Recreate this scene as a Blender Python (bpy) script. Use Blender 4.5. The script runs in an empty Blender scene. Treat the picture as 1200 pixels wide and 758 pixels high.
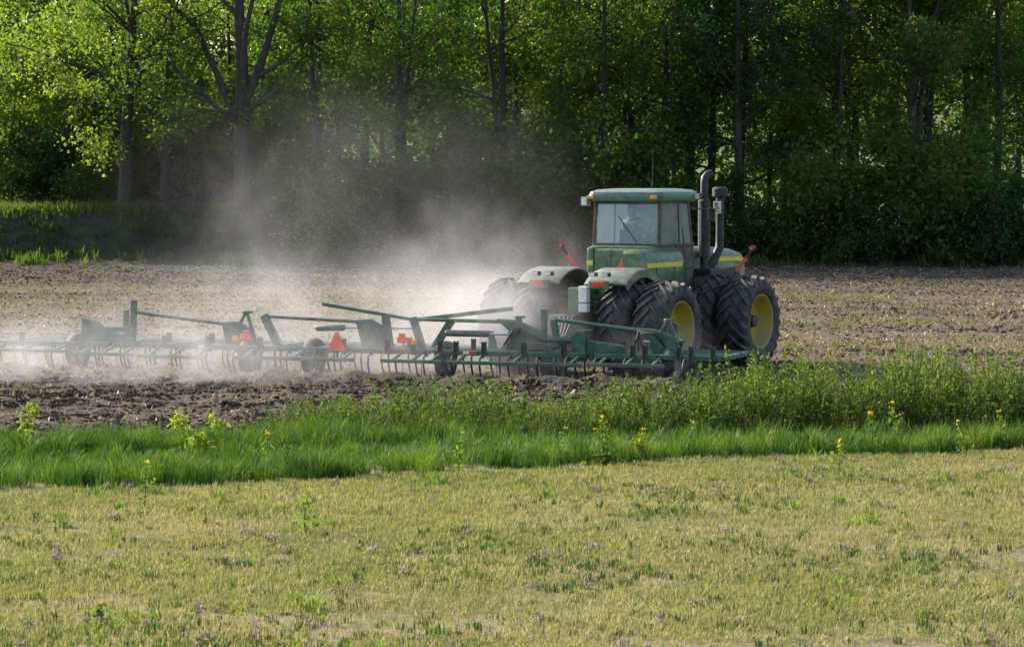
import bpy, math, random
import numpy as np
from mathutils import Vector, Matrix, Quaternion

rnd = random.Random(7)
rng = np.random.default_rng(7)
R = math.radians
sc = bpy.context.scene
COL = sc.collection

# ------------------------------------------------------------------ camera, world, sun, exposure
CAM_H = 4.26
cd = bpy.data.cameras.new('camera')
cam = bpy.data.objects.new('camera', cd); COL.objects.link(cam)
cam.location = (0, 0, CAM_H)
cam.rotation_euler = (R(90 - 2.996), 0, 0)
cd.sensor_width = 36; cd.lens = 36 * 3420 / 1200
cd.clip_start = 0.5; cd.clip_end = 6000
sc.camera = cam

SUN_AZ, SUN_EL = -51.0, 27.5            # degrees from +Y towards +X; the sun stands left, beyond the scene
sdir = Vector((math.sin(R(SUN_AZ)) * math.cos(R(SUN_EL)), math.cos(R(SUN_AZ)) * math.cos(R(SUN_EL)), math.sin(R(SUN_EL))))
w = bpy.data.worlds.new('World'); sc.world = w; w.use_nodes = True
nt = w.node_tree; nt.nodes.clear()
sky = nt.nodes.new('ShaderNodeTexSky'); sky.sky_type = 'NISHITA'; sky.sun_disc = False
sky.sun_elevation = R(SUN_EL); sky.sun_rotation = R(SUN_AZ); sky.dust_density = 2.0
bg = nt.nodes.new('ShaderNodeBackground'); bg.inputs[1].default_value = 0.13
wo = nt.nodes.new('ShaderNodeOutputWorld')
nt.links.new(sky.outputs[0], bg.inputs[0]); nt.links.new(bg.outputs[0], wo.inputs[0])
sl = bpy.data.lights.new('sun', 'SUN'); sl.energy = 4.8; sl.angle = R(0.5); sl.color = (1.0, 0.91, 0.78)
so = bpy.data.objects.new('sun', sl); COL.objects.link(so)
so.rotation_euler = sdir.to_track_quat('Z', 'Y').to_euler()
so.location = sdir * 300
sc.view_settings.view_transform = 'Standard'; sc.view_settings.look = 'None'
sc.view_settings.exposure = 1.05; sc.view_settings.gamma = 1
sc.render.engine = 'CYCLES'
sc.cycles.max_bounces = 6; sc.cycles.transparent_max_bounces = 12; sc.cycles.volume_bounces = 1
sc.cycles.transmission_bounces = 5; sc.cycles.volume_step_rate = 1.0; sc.cycles.volume_max_steps = 256
sc.cycles.sample_clamp_indirect = 4.0

# ------------------------------------------------------------------ materials
def mat(name):
    m = bpy.data.materials.new(name); m.use_nodes = True
    m.node_tree.nodes.clear()
    return m, m.node_tree.nodes, m.node_tree.links

def add(n, t, **k):
    x = n.new(t)
    for a, b in k.items(): setattr(x, a, b)
    return x

def ramp(n, stops):
    r = n.new('ShaderNodeValToRGB'); e = r.color_ramp.elements
    while len(e) < len(stops): e.new(0.5)
    for el, (p, c) in zip(e, stops):
        el.position = p; el.color = (*c, 1)
    return r

DUST = (0.30, 0.25, 0.20)
def painted(name, col, rough=0.45, dust=0.35, metal=0.0, scale=6.0, lowdust=False):
    """Paint with worn patches and a film of field dust."""
    m, n, l = mat(name)
    o = n.new('ShaderNodeOutputMaterial'); b = n.new('ShaderNodeBsdfPrincipled')
    tc = n.new('ShaderNodeTexCoord'); nz = add(n, 'ShaderNodeTexNoise'); nz.inputs['Scale'].default_value = scale
    nz.inputs['Detail'].default_value = 6
    l.new(tc.outputs['Object'], nz.inputs['Vector'])
    rp = ramp(n, [(0.38, (0, 0, 0)), (0.70, (dust * 1.9,) * 3)])
    l.new(nz.outputs['Fac'], rp.inputs['Fac'])
    ge = n.new('ShaderNodeNewGeometry'); sep = n.new('ShaderNodeSeparateXYZ'); l.new(ge.outputs['Normal'], sep.inputs[0])
    up = add(n, 'ShaderNodeMath', operation='MULTIPLY_ADD', use_clamp=True)
    l.new(sep.outputs['Z'], up.inputs[0]); up.inputs[1].default_value = dust; l.new(rp.outputs['Color'], up.inputs[2])
    mx = add(n, 'ShaderNodeMix', data_type='RGBA')
    mx.inputs[6].default_value = (*col, 1); mx.inputs[7].default_value = (*DUST, 1)
    l.new(up.outputs[0], mx.inputs[0]); l.new(mx.outputs[2], b.inputs['Base Color'])
    b.inputs['Roughness'].default_value = rough; b.inputs['Metallic'].default_value = metal
    bp = n.new('ShaderNodeBump'); bp.inputs['Strength'].default_value = 0.15; bp.inputs['Distance'].default_value = 0.01
    l.new(nz.outputs['Fac'], bp.inputs['Height']); l.new(bp.outputs[0], b.inputs['Normal'])
    l.new(b.outputs[0], o.inputs[0])
    return m

def leafmat(name, c1, c2, c3, trans=0.5, tcol=(1.25, 1.35, 0.6), world_noise=0.0, gloss=0.025):
    """Thin leaf: diffuse plus translucent, colour different from leaf to leaf."""
    m, n, l = mat(name)
    o = n.new('ShaderNodeOutputMaterial')
    ge = n.new('ShaderNodeNewGeometry'); oi = n.new('ShaderNodeObjectInfo')
    ad = add(n, 'ShaderNodeMath', operation='MULTIPLY_ADD'); l.new(ge.outputs['Random Per Island'], ad.inputs[0]); ad.inputs[1].default_value = 0.6
    l.new(oi.outputs['Random'], ad.inputs[2])
    sc_ = add(n, 'ShaderNodeMath', operation='DIVIDE'); l.new(ad.outputs[0], sc_.inputs[0]); sc_.inputs[1].default_value = 1.6
    fac = sc_.outputs[0]
    if world_noise:
        nz = n.new('ShaderNodeTexNoise'); nz.inputs['Scale'].default_value = world_noise; nz.inputs['Detail'].default_value = 4
        l.new(ge.outputs['Position'], nz.inputs['Vector'])
        mr = n.new('ShaderNodeMapRange'); mr.inputs[1].default_value = 0.34; mr.inputs[2].default_value = 0.66
        l.new(nz.outputs['Fac'], mr.inputs[0])
        av = add(n, 'ShaderNodeMix', data_type='FLOAT'); av.inputs[0].default_value = 0.6
        l.new(fac, av.inputs[2]); l.new(mr.outputs[0], av.inputs[3]); fac = av.outputs[0]
    rp = ramp(n, [(0.12, c1), (0.5, c2), (0.88, c3)]); l.new(fac, rp.inputs['Fac'])
    d = n.new('ShaderNodeBsdfDiffuse'); l.new(rp.outputs[0], d.inputs[0])
    t = n.new('ShaderNodeBsdfTranslucent')
    mu = add(n, 'ShaderNodeMix', data_type='RGBA', blend_type='MULTIPLY'); mu.inputs[0].default_value = 1
    l.new(rp.outputs[0], mu.inputs[6]); mu.inputs[7].default_value = (*tcol, 1); l.new(mu.outputs[2], t.inputs[0])
    ms = n.new('ShaderNodeMixShader'); ms.inputs[0].default_value = trans
    l.new(d.outputs[0], ms.inputs[1]); l.new(t.outputs[0], ms.inputs[2])
    g = n.new('ShaderNodeBsdfGlossy'); g.inputs['Roughness'].default_value = 0.55; g.inputs['Color'].default_value = (0.9, 0.95, 0.9, 1)
    m2 = n.new('ShaderNodeMixShader'); m2.inputs[0].default_value = gloss
    l.new(ms.outputs[0], m2.inputs[1]); l.new(g.outputs[0], m2.inputs[2]); l.new(m2.outputs[0], o.inputs[0])
    return m

def barkmat(name, c1, c2):
    m, n, l = mat(name)
    o = n.new('ShaderNodeOutputMaterial'); b = n.new('ShaderNodeBsdfPrincipled'); b.inputs['Roughness'].default_value = 0.9
    tc = n.new('ShaderNodeTexCoord'); mp = n.new('ShaderNodeMapping'); mp.inputs['Scale'].default_value = (9, 9, 1.6)
    l.new(tc.outputs['Object'], mp.inputs[0])
    nz = n.new('ShaderNodeTexNoise'); nz.inputs['Scale'].default_value = 1.6; nz.inputs['Detail'].default_value = 7
    l.new(mp.outputs[0], nz.inputs[0])
    rp = ramp(n, [(0.3, c1), (0.7, c2)]); l.new(nz.outputs['Fac'], rp.inputs['Fac']); l.new(rp.outputs[0], b.inputs['Base Color'])
    bp = n.new('ShaderNodeBump'); bp.inputs['Distance'].default_value = 0.06; l.new(nz.outputs['Fac'], bp.inputs['Height']); l.new(bp.outputs[0], b.inputs['Normal'])
    l.new(b.outputs[0], o.inputs[0])
    return m

def groundmat(name, layers, rough=0.95, bump=0.05, bscale=8.0):
    """layers: list of (noise scale, lo, hi, colour) mixed one over the other on world position; first is the base colour."""
    m, n, l = mat(name)
    o = n.new('ShaderNodeOutputMaterial'); b = n.new('ShaderNodeBsdfPrincipled'); b.inputs['Roughness'].default_value = rough
    b.inputs['Specular IOR Level'].default_value = 0.15
    ge = n.new('ShaderNodeNewGeometry')
    prev = None
    for (s, lo, hi, c) in layers:
        if prev is None:
            rgb = n.new('ShaderNodeRGB'); rgb.outputs[0].default_value = (*c, 1); prev = rgb.outputs[0]; continue
        nz = n.new('ShaderNodeTexNoise'); nz.inputs['Scale'].default_value = s; nz.inputs['Detail'].default_value = 5
        l.new(ge.outputs['Position'], nz.inputs['Vector'])
        mr = n.new('ShaderNodeMapRange'); mr.inputs[1].default_value = lo; mr.inputs[2].default_value = hi
        l.new(nz.outputs['Fac'], mr.inputs[0])
        mx = add(n, 'ShaderNodeMix', data_type='RGBA'); l.new(mr.outputs[0], mx.inputs[0]); l.new(prev, mx.inputs[6]); mx.inputs[7].default_value = (*c, 1)
        prev = mx.outputs[2]
    l.new(prev, b.inputs['Base Color'])
    nb = n.new('ShaderNodeTexNoise'); nb.inputs['Scale'].default_value = bscale; nb.inputs['Detail'].default_value = 8
    l.new(ge.outputs['Position'], nb.inputs['Vector'])
    bp = n.new('ShaderNodeBump'); bp.inputs['Distance'].default_value = bump; l.new(nb.outputs['Fac'], bp.inputs['Height']); l.new(bp.outputs[0], b.inputs['Normal'])
    l.new(b.outputs[0], o.inputs[0])
    return m

def flat(name, col, rough=0.6, metal=0.0, emit=None):
    m, n, l = mat(name)
    o = n.new('ShaderNodeOutputMaterial'); b = n.new('ShaderNodeBsdfPrincipled')
    tc = n.new('ShaderNodeTexCoord'); nz = n.new('ShaderNodeTexNoise'); nz.inputs['Scale'].default_value = 14; nz.inputs['Detail'].default_value = 5
    l.new(tc.outputs['Object'], nz.inputs['Vector'])
    rp = ramp(n, [(0.3, tuple(c * 0.82 for c in col)), (0.7, tuple(min(1, c * 1.12) for c in col))])
    l.new(nz.outputs['Fac'], rp.inputs['Fac']); l.new(rp.outputs[0], b.inputs['Base Color'])
    b.inputs['Roughness'].default_value = rough; b.inputs['Metallic'].default_value = metal
    l.new(b.outputs[0], o.inputs[0])
    return m

M = {}
M['green'] = painted('tractor_green', (0.03, 0.135, 0.055), 0.38, 0.30)
M['roofgreen'] = painted('roof_green', (0.045, 0.165, 0.105), 0.35, 0.22)
M['impgreen'] = painted('implement_green', (0.012, 0.105, 0.062), 0.42, 0.22)
M['yellow'] = painted('wheel_yellow', (0.44, 0.33, 0.025), 0.5, 0.34)
M['stripe'] = flat('stripe_yellow', (0.72, 0.60, 0.05), 0.45)
M['black'] = painted('black_paint', (0.018, 0.018, 0.02), 0.5, 0.18)
M['soot'] = painted('sooty_pipe', (0.012, 0.012, 0.013), 0.55, 0.05)
M['steel'] = painted('bare_steel', (0.35, 0.35, 0.36), 0.3, 0.15, 0.8)
M['chrome'] = painted('cylinder_rod', (0.7, 0.72, 0.75), 0.15, 0.05, 0.95)
M['tyre'] = painted('tyre_rubber', (0.016, 0.018, 0.022), 0.75, 0.17)
M['dustyrim'] = painted('dusty_rim', (0.45, 0.42, 0.36), 0.8, 0.4)
M['white'] = flat('white_lens', (0.78, 0.77, 0.72), 0.3)
M['red'] = flat('red_reflector', (0.75, 0.05, 0.03), 0.4)
M['smv'] = flat('orange_red_sign', (0.95, 0.12, 0.05), 0.5)
M['amber'] = flat('amber_lens', (0.85, 0.28, 0.02), 0.3)
M['seat'] = flat('seat_cloth', (0.05, 0.05, 0.055), 0.8)
M['interior'] = flat('cab_trim', (0.16, 0.16, 0.165), 0.7)
M['skin'] = flat('skin', (0.45, 0.27, 0.19), 0.55)
M['shirt'] = flat('pale_shirt', (0.75, 0.79, 0.83), 0.85)
M['trousers'] = flat('denim', (0.05, 0.08, 0.15), 0.85)
M['hair'] = flat('dark_cap', (0.03, 0.03, 0.035), 0.8)
M['shoe'] = flat('boot', (0.06, 0.04, 0.03), 0.7)
M['eye'] = flat('eye_white', (0.7, 0.7, 0.7), 0.4)

def glassmat(name='dusty_glass', lo=0.15, hi=0.28, film=(0.50, 0.56, 0.60)):
    m, n, l = mat(name)
    o = n.new('ShaderNodeOutputMaterial')
    tr = n.new('ShaderNodeBsdfTransparent'); tr.inputs[0].default_value = (0.86, 0.93, 0.95, 1)
    gl = n.new('ShaderNodeBsdfGlossy'); gl.inputs['Roughness'].default_value = 0.06; gl.inputs[0].default_value = (0.9, 0.95, 1, 1)
    df = n.new('ShaderNodeBsdfDiffuse'); df.inputs[0].default_value = (*film, 1)
    tl = n.new('ShaderNodeBsdfTranslucent'); tl.inputs[0].default_value = (0.50, 0.55, 0.58, 1)
    a1 = n.new('ShaderNodeMixShader'); a1.inputs[0].default_value = 0.55
    l.new(df.outputs[0], a1.inputs[1]); l.new(tl.outputs[0], a1.inputs[2])
    tc = n.new('ShaderNodeTexCoord'); nz = n.new('ShaderNodeTexNoise'); nz.inputs['Scale'].default_value = 3.5; nz.inputs['Detail'].default_value = 5
    l.new(tc.outputs['Object'], nz.inputs['Vector'])
    mr = n.new('ShaderNodeMapRange'); mr.inputs[1].default_value = 0.3; mr.inputs[2].default_value = 0.7; mr.inputs[3].default_value = lo; mr.inputs[4].default_value = hi
    l.new(nz.outputs['Fac'], mr.inputs[0])
    a2 = n.new('ShaderNodeMixShader'); l.new(mr.outputs[0], a2.inputs[0]); l.new(tr.outputs[0], a2.inputs[1]); l.new(a1.outputs[0], a2.inputs[2])
    fr = n.new('ShaderNodeFresnel'); fr.inputs[0].default_value = 1.6
    a3 = n.new('ShaderNodeMixShader'); l.new(fr.outputs[0], a3.inputs[0]); l.new(a2.outputs[0], a3.inputs[1]); l.new(gl.outputs[0], a3.inputs[2])
    l.new(a3.outputs[0], o.inputs[0])
    return m
M['fender'] = painted('fender_green', (0.045, 0.14, 0.07), 0.35, 0.40)
M['glass'] = glassmat()
M['glass_side'] = glassmat('hazed_glass', 0.42, 0.58, (0.50, 0.58, 0.64))

M['bark'] = barkmat('dark_bark', (0.018, 0.016, 0.015), (0.075, 0.062, 0.052))
M['bark_pale'] = barkmat('grey_bark', (0.028, 0.025, 0.022), (0.105, 0.09, 0.078))
M['leaf_sun'] = leafmat('sunlit_leaf', (0.095, 0.15, 0.02), (0.14, 0.19, 0.026), (0.19, 0.22, 0.036), 0.62, tcol=(1.35, 1.6, 0.8))  # sunlit brightness and pale haze of the left trees put into the leaf colour
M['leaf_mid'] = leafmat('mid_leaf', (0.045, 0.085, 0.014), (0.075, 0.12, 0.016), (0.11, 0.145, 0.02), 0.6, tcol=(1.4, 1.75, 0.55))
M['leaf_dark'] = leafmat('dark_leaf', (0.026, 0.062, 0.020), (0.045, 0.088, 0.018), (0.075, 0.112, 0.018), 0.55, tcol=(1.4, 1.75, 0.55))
M['leaf_hedge'] = leafmat('hedge_leaf', (0.062, 0.115, 0.018), (0.11, 0.165, 0.023), (0.165, 0.205, 0.032), 0.5)
M['leaf_weed'] = leafmat('weed_leaf', (0.085, 0.145, 0.028), (0.13, 0.19, 0.035), (0.18, 0.23, 0.045), 0.5)
M['leaf_yel'] = leafmat('yellow_green_leaf', (0.15, 0.21, 0.02), (0.22, 0.28, 0.03), (0.30, 0.32, 0.035), 0.5)
M['brush'] = leafmat('dead_brush', (0.07, 0.05, 0.045), (0.11, 0.08, 0.065), (0.14, 0.10, 0.07), 0.15)
M['tallgrass'] = leafmat('tall_grass_blade', (0.024, 0.070, 0.008), (0.068, 0.14, 0.013), (0.17, 0.235, 0.028), 0.38, world_noise=2.2, gloss=0.03)
M['bankgrass'] = leafmat('bank_grass_blade', (0.08, 0.13, 0.02), (0.12, 0.16, 0.025), (0.17, 0.18, 0.04), 0.5, world_noise=0.5)
M['meadow_green'] = leafmat('meadow_green_blade', (0.14, 0.19, 0.04), (0.215, 0.24, 0.07), (0.30, 0.28, 0.11), 0.45, tcol=(1.15, 1.2, 0.75), world_noise=0.35)
M['meadow_straw'] = leafmat('meadow_straw_blade', (0.30, 0.272, 0.112), (0.39, 0.34, 0.158), (0.47, 0.395, 0.22), 0.4, tcol=(1.1, 1.05, 0.85), world_noise=0.5)
M['meadow_dark'] = leafmat('meadow_dark_blade', (0.035, 0.065, 0.02), (0.05, 0.085, 0.022), (0.07, 0.10, 0.03), 0.4)
M['purple'] = leafmat('purple_flower', (0.26, 0.17, 0.21), (0.34, 0.25, 0.28), (0.42, 0.33, 0.34), 0.4, tcol=(1.1, 1, 1.1))
M['petal'] = leafmat('yellow_petal', (0.75, 0.46, 0.01), (0.8, 0.55, 0.02), (0.85, 0.6, 0.03), 0.3, tcol=(1, 1, 1))
M['stem'] = leafmat('green_stem', (0.06, 0.09, 0.025), (0.08, 0.11, 0.03), (0.10, 0.12, 0.04), 0.2)
M['clod'] = leafmat('soil_clod', (0.042, 0.031, 0.025), (0.068, 0.050, 0.039), (0.115, 0.088, 0.066), 0.0, gloss=0.0)
M['residue'] = leafmat('straw_residue', (0.20, 0.155, 0.095), (0.31, 0.245, 0.15), (0.42, 0.345, 0.22), 0.25, tcol=(1, 1, 0.9), gloss=0.03)
M['weedling'] = leafmat('field_weed', (0.10, 0.125, 0.04), (0.14, 0.15, 0.05), (0.17, 0.17, 0.06), 0.4)

# ------------------------------------------------------------------ object helpers
def tag(o, label=None, cat=None, group=None, kind=None):
    if label: o['label'] = label
    if cat: o['category'] = cat
    if group: o['group'] = group
    if kind: o['kind'] = kind
    return o

def empty(name, loc=(0, 0, 0), rz=0.0, parent=None):
    o = bpy.data.objects.new(name, None); COL.objects.link(o)
    o.location = loc; o.rotation_euler = (0, 0, rz); o.empty_display_size = 0.2
    if parent: o.parent = parent
    return o

def copy_tree(o, parent=None, link=True):
    c = o.copy(); COL.objects.link(c); c.parent = parent
    for ch in o.children: copy_tree(ch, c)
    return c

def unit(v): return v / (np.linalg.norm(v) + 1e-9)

class MB:
    """Collects verts and faces; build() links them as one mesh object."""
    def __init__(s): s.v = []; s.f = []; s.m = []
    def faces(s, vs, fs, mi=0):
        b = len(s.v); s.v += [tuple(p) for p in vs]; s.f += [tuple(i + b for i in f) for f in fs]; s.m += [mi] * len(fs)
    def box(s, c, d, rot=None, mi=0, taper=1.0):
        hx, hy, hz = d[0] / 2, d[1] / 2, d[2] / 2
        P = [Vector((x * hx * (taper if z > 0 else 1), y * hy * (taper if z > 0 else 1), z * hz)) for z in (-1, 1) for y in (-1, 1) for x in (-1, 1)]
        if rot is not None: P = [rot @ p for p in P]
        P = [p + Vector(c) for p in P]
        s.faces(P, [(0, 2, 3, 1), (4, 5, 7, 6), (0, 1, 5, 4), (2, 6, 7, 3), (0, 4, 6, 2), (1, 3, 7, 5)], mi)
    def bar(s, a, b, wd, ht, mi=0, up=(0, 0, 1)):
        a, b = Vector(a), Vector(b); d = (b - a); L = d.length; d.normalize()
        u = Vector(up); side = d.cross(u)
        if side.length < 1e-4: side = d.cross(Vector((0, 1, 0)))
        side.normalize(); u = side.cross(d)
        rot = Matrix((d, side, u)).transposed()
        s.box((a + b) / 2, (L, wd, ht), rot, mi)
    def tube(s, pts, rad, n=8, mi=0, cap=True):
        pts = [Vector(p) for p in pts]
        if not hasattr(rad, '__len__'): rad = [rad] * len(pts)
        b = len(s.v); prev = None
        for i, p in enumerate(pts):
            t = (pts[min(i + 1, len(pts) - 1)] - pts[max(i - 1, 0)])
            t = t.normalized() if t.length > 1e-9 else Vector((0, 0, 1))
            if prev is None:
                a = t.cross(Vector((0, 0, 1)))
                if a.length < 1e-3: a = t.cross(Vector((1, 0, 0)))
            else:
                a = prev - t * prev.dot(t)
            a.normalize(); prev = a; c = t.cross(a)
            for k in range(n):
                an = 2 * math.pi * k / n
                s.v.append(tuple(p + (a * math.cos(an) + c * math.sin(an)) * rad[i]))
        for i in range(len(pts) - 1):
            for k in range(n):
                k2 = (k + 1) % n
                s.f.append((b + i * n + k, b + i * n + k2, b + (i + 1) * n + k2, b + (i + 1) * n + k)); s.m.append(mi)
        if cap:
            s.f.append(tuple(b + k for k in reversed(range(n)))); s.m.append(mi)
            e = b + (len(pts) - 1) * n; s.f.append(tuple(e + k for k in range(n))); s.m.append(mi)
    def lathe_y(s, prof, n=40, mi=0, c=(0, 0, 0), closed=False):
        """prof: (radius, y) pairs turned round the Y axis."""
        b = len(s.v)
        for k in range(n):
            an = 2 * math.pi * k / n
            for r, y in prof: s.v.append((c[0] + r * math.cos(an), c[1] + y, c[2] + r * math.sin(an)))
        q = len(prof)
        for k in range(n):
            k2 = (k + 1) % n
            for i in range(q - 1 + (1 if closed else 0)):
                i2 = (i + 1) % q
                s.f.append((b + k * q + i, b + k * q + i2, b + k2 * q + i2, b + k2 * q + i)); s.m.append(mi)
    def prism(s, poly, axis, a, b, mi=0):
        """poly in the plane across `axis` ('x' -> (y,z), 'y' -> (x,z), 'z' -> (x,y)); extruded from a to b."""
        def P(u, v, t): return {'x': (t, u, v), 'y': (u, t, v), 'z': (u, v, t)}[axis]
        n = len(poly); vs = [P(u, v, a) for u, v in poly] + [P(u, v, b) for u, v in poly]
        fs = [tuple(range(n)), tuple(reversed(range(n, 2 * n)))] + [(i, (i + 1) % n + 0, (i + 1) % n + n, i + n) for i in range(n)]
        s.faces(vs, fs, mi)
    def build(s, name, mats, parent=None, smooth=False, bevel=0.0, recalc=True, loc=None):
        me = bpy.data.meshes.new(name); me.from_pydata(s.v, [], s.f)
        mats = mats if isinstance(mats, (list, tuple)) else [mats]
        for m in mats: me.materials.append(m)
        if len(mats) > 1: me.polygons.foreach_set('material_index', s.m)
        if recalc:
            import bmesh
            bm = bmesh.new(); bm.from_mesh(me); bmesh.ops.recalc_face_normals(bm, faces=bm.faces); bm.to_mesh(me); bm.free()
        if smooth:
            me.polygons.foreach_set('use_smooth', [True] * len(me.polygons))
            if smooth != 'all': me.set_sharp_from_angle(angle=R(40))
        o = bpy.data.objects.new(name, me); COL.objects.link(o)
        if parent: o.parent = parent
        if loc is not None: o.location = loc
        if bevel:
            bv = o.modifiers.new('bevel', 'BEVEL'); bv.width = bevel; bv.segments = 2; bv.limit_method = 'ANGLE'; bv.angle_limit = R(40)
        return o

def quads_mesh(name, V, mats, mi=None, nv=4):
    """V: (N, nv, 3) array of separate polygons."""
    N = len(V); me = bpy.data.meshes.new(name)
    me.vertices.add(N * nv); me.vertices.foreach_set('co', np.asarray(V, np.float32).reshape(-1))
    me.loops.add(N * nv); me.loops.foreach_set('vertex_index', np.arange(N * nv, dtype=np.int32))
    me.polygons.add(N); me.polygons.foreach_set('loop_start', np.arange(0, N * nv, nv, dtype=np.int32))
    me.polygons.foreach_set('loop_total', np.full(N, nv, np.int32))
    mats = mats if isinstance(mats, (list, tuple)) else [mats]
    for m in mats: me.materials.append(m)
    if mi is not None: me.polygons.foreach_set('material_index', np.asarray(mi, np.int32))
    me.update(calc_edges=True); me.validate()
    return me

def leaf_quads(C, size, up=0.5, aspect=0.6, g=None):
    """Diamond leaves of random direction at the points C."""
    g = g or rng
    N = len(C); s = size * (0.45 + 1.25 * g.random((N, 1)) ** 1.6)
    a = g.normal(size=(N, 3)); a /= np.linalg.norm(a, axis=1, keepdims=True)
    nrm = g.normal(size=(N, 3)) + np.array([0, 0, up]); b = np.cross(nrm, a); b /= np.linalg.norm(b, axis=1, keepdims=True) + 1e-9
    a = a * s * 0.5; b = b * s * 0.5 * aspect
    return np.stack([C - a, C + b, C + a, C - b], 1)

def vnoise(x, y, f, seed=0):
    x = np.asarray(x, float) * f + seed * 17.3; y = np.asarray(y, float) * f + seed * 9.1
    xi = np.floor(x).astype(np.int64); yi = np.floor(y).astype(np.int64); fx = x - xi; fy = y - yi
    fx = fx * fx * (3 - 2 * fx); fy = fy * fy * (3 - 2 * fy)
    def h(a, b):
        n = (a * 374761393 + b * 668265263 + seed * 1442695) & 0x7fffffff
        n = ((n ^ (n >> 13)) * 1274126177) & 0x7fffffff
        return ((n ^ (n >> 16)) & 0xffff) / 65535.0
    return (h(xi, yi) * (1 - fx) + h(xi + 1, yi) * fx) * (1 - fy) + (h(xi, yi + 1) * (1 - fx) + h(xi + 1, yi + 1) * fx) * fy

def sstep(a, b, x):
    t = np.clip((np.asarray(x, float) - a) / (b - a), 0, 1); return t * t * (3 - 2 * t)

# ------------------------------------------------------------------ terrain
def bank_height(x): return 2.35 - 1.4 * sstep(-9, 0, x)
def bank_foot(x): return 131.0 - 2.0 * sstep(-10, 5, x)
def strip_front(x): return 41.2 + 0.47 * np.asarray(x, float) + 0.9 * (vnoise(x, 0 * np.asarray(x, float), 0.45, 3) - 0.5)   # the meadow ends here
def terrain(x, y):
    x = np.asarray(x, float); y = np.asarray(y, float)
    f = bank_foot(x); h = bank_height(x)
    z = h * (0.16 * sstep(f - 0.5, f + 2.0, y) + 0.84 * sstep(f + 1.7, f + 4.0, y))
    z = z + 26.0 * sstep(230, 640, y) + 60 * sstep(700, 2200, y)
    z = z + 0.10 * (vnoise(x, y, 0.09, 1) - 0.5) * sstep(44, 50, y) + 0.12 * (vnoise(x, y, 0.2, 2) - 0.5) * (1 - sstep(44, 50, y))
    return z

def grid(name, xs, ys, zf, mats, kind='structure'):
    X, Y = np.meshgrid(xs, ys); Z = zf(X, Y)
    V = np.stack([X, Y, Z], -1).reshape(-1, 3); nx = len(xs); ny = len(ys)
    i = np.arange((ny - 1) * (nx - 1)); r = i // (nx - 1); c = i % (nx - 1); a = r * nx + c
    F = np.stack([a, a + 1, a + nx + 1, a + nx], 1)
    me = bpy.data.meshes.new(name); me.vertices.add(len(V)); me.vertices.foreach_set('co', V.astype(np.float32).reshape(-1))
    me.loops.add(F.size); me.loops.foreach_set('vertex_index', F.astype(np.int32).reshape(-1))
    me.polygons.add(len(F)); me.polygons.foreach_set('loop_start', np.arange(0, F.size, 4, dtype=np.int32)); me.polygons.foreach_set('loop_total', np.full(len(F), 4, np.int32))
    me.polygons.foreach_set('use_smooth', np.ones(len(F), bool))
    me.materials.append(mats); me.update(calc_edges=True)
    o = bpy.data.objects.new(name, me); COL.objects.link(o)
    if kind: o['kind'] = kind
    return o

# where the soil is already worked: 1 = dark, freshly tilled
def tilled(x, y):
    x = np.asarray(x, float); y = np.asarray(y, float)
    near = 1 - sstep(-0.8, 0.8, y - (58.6 - 0.30 * (x + 3.6)) + 0.6 * (vnoise(x, y, 0.5, 5) - 0.5))
    far = sstep(106, 113, y + 3 * (vnoise(x, y, 0.15, 6) - 0.5)) * (1 - 0.45 * sstep(-6, 6, x))
    lines = 0.45 * sstep(0.5, 0.8, vnoise((x + 0.3 * y) * 0.06, (y + 0.3 * x), 0.55, 81)) * sstep(62, 70, y)
    band = 0.55 * np.exp(-((y - 101) / 1.2) ** 2) * (1 - sstep(-14, -2, x))
    return np.clip(near + far + band + lines, 0, 1)

def field_z(x, y):
    z = terrain(x, y); t = tilled(x, y)
    rough = 0.06 * (vnoise(x, y, 9.5, 15) - 0.5) + 0.075 * (vnoise(x, y, 3.1, 8) - 0.5) + 0.07 * (vnoise(x, y, 6.3, 9) - 0.5)
    u = (x + 3.6) * 0.94 - (y - 59.3) * 0.342; v = (x + 3.6) * 0.342 + (y - 59.3) * 0.94
    z = z + (0.17 + 0.18 * (vnoise(x, y, 2.3, 14) - 0.4)) * np.exp(-((v + 0.45) / 0.30) ** 2) * sstep(-8.6, -8.0, u) * (1 - sstep(7.2, 7.9, u))
    return z + rough * (0.55 + 0.6 * t) * sstep(46.5, 48, y)

def soilmat():
    m = groundmat('field_soil', [(0, 0, 0, (0.108, 0.078, 0.054)), (1.7, 0.47, 0.70, (0.18, 0.137, 0.085)), (0.5, 0.5, 0.68, (0.15, 0.135, 0.07)), (6.0, 0.5, 0.68, (0.075, 0.056, 0.044))], bump=0.06, bscale=7)
    n, l = m.node_tree.nodes, m.node_tree.links
    b = next(x for x in n if x.type == 'BSDF_PRINCIPLED'); old = b.inputs['Base Color'].links[0].from_socket
    at = n.new('ShaderNodeAttribute'); at.attribute_name = 'tilled'
    ge = n.new('ShaderNodeNewGeometry'); nz = n.new('ShaderNodeTexNoise'); nz.inputs['Scale'].default_value = 3.0; nz.inputs['Detail'].default_value = 6
    l.new(ge.outputs['Position'], nz.inputs['Vector'])
    rp = ramp(n, [(0.35, (0.048, 0.036, 0.031)), (0.55, (0.080, 0.061, 0.05)), (0.72, (0.15, 0.118, 0.09))]); l.new(nz.outputs['Fac'], rp.inputs['Fac'])
    mx = add(n, 'ShaderNodeMix', data_type='RGBA'); l.new(at.outputs['Fac'], mx.inputs[0]); l.new(old, mx.inputs[6]); l.new(rp.outputs[0], mx.inputs[7])
    l.new(mx.outputs[2], b.inputs['Base Color'])
    return m
M['soil'] = soilmat()
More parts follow.
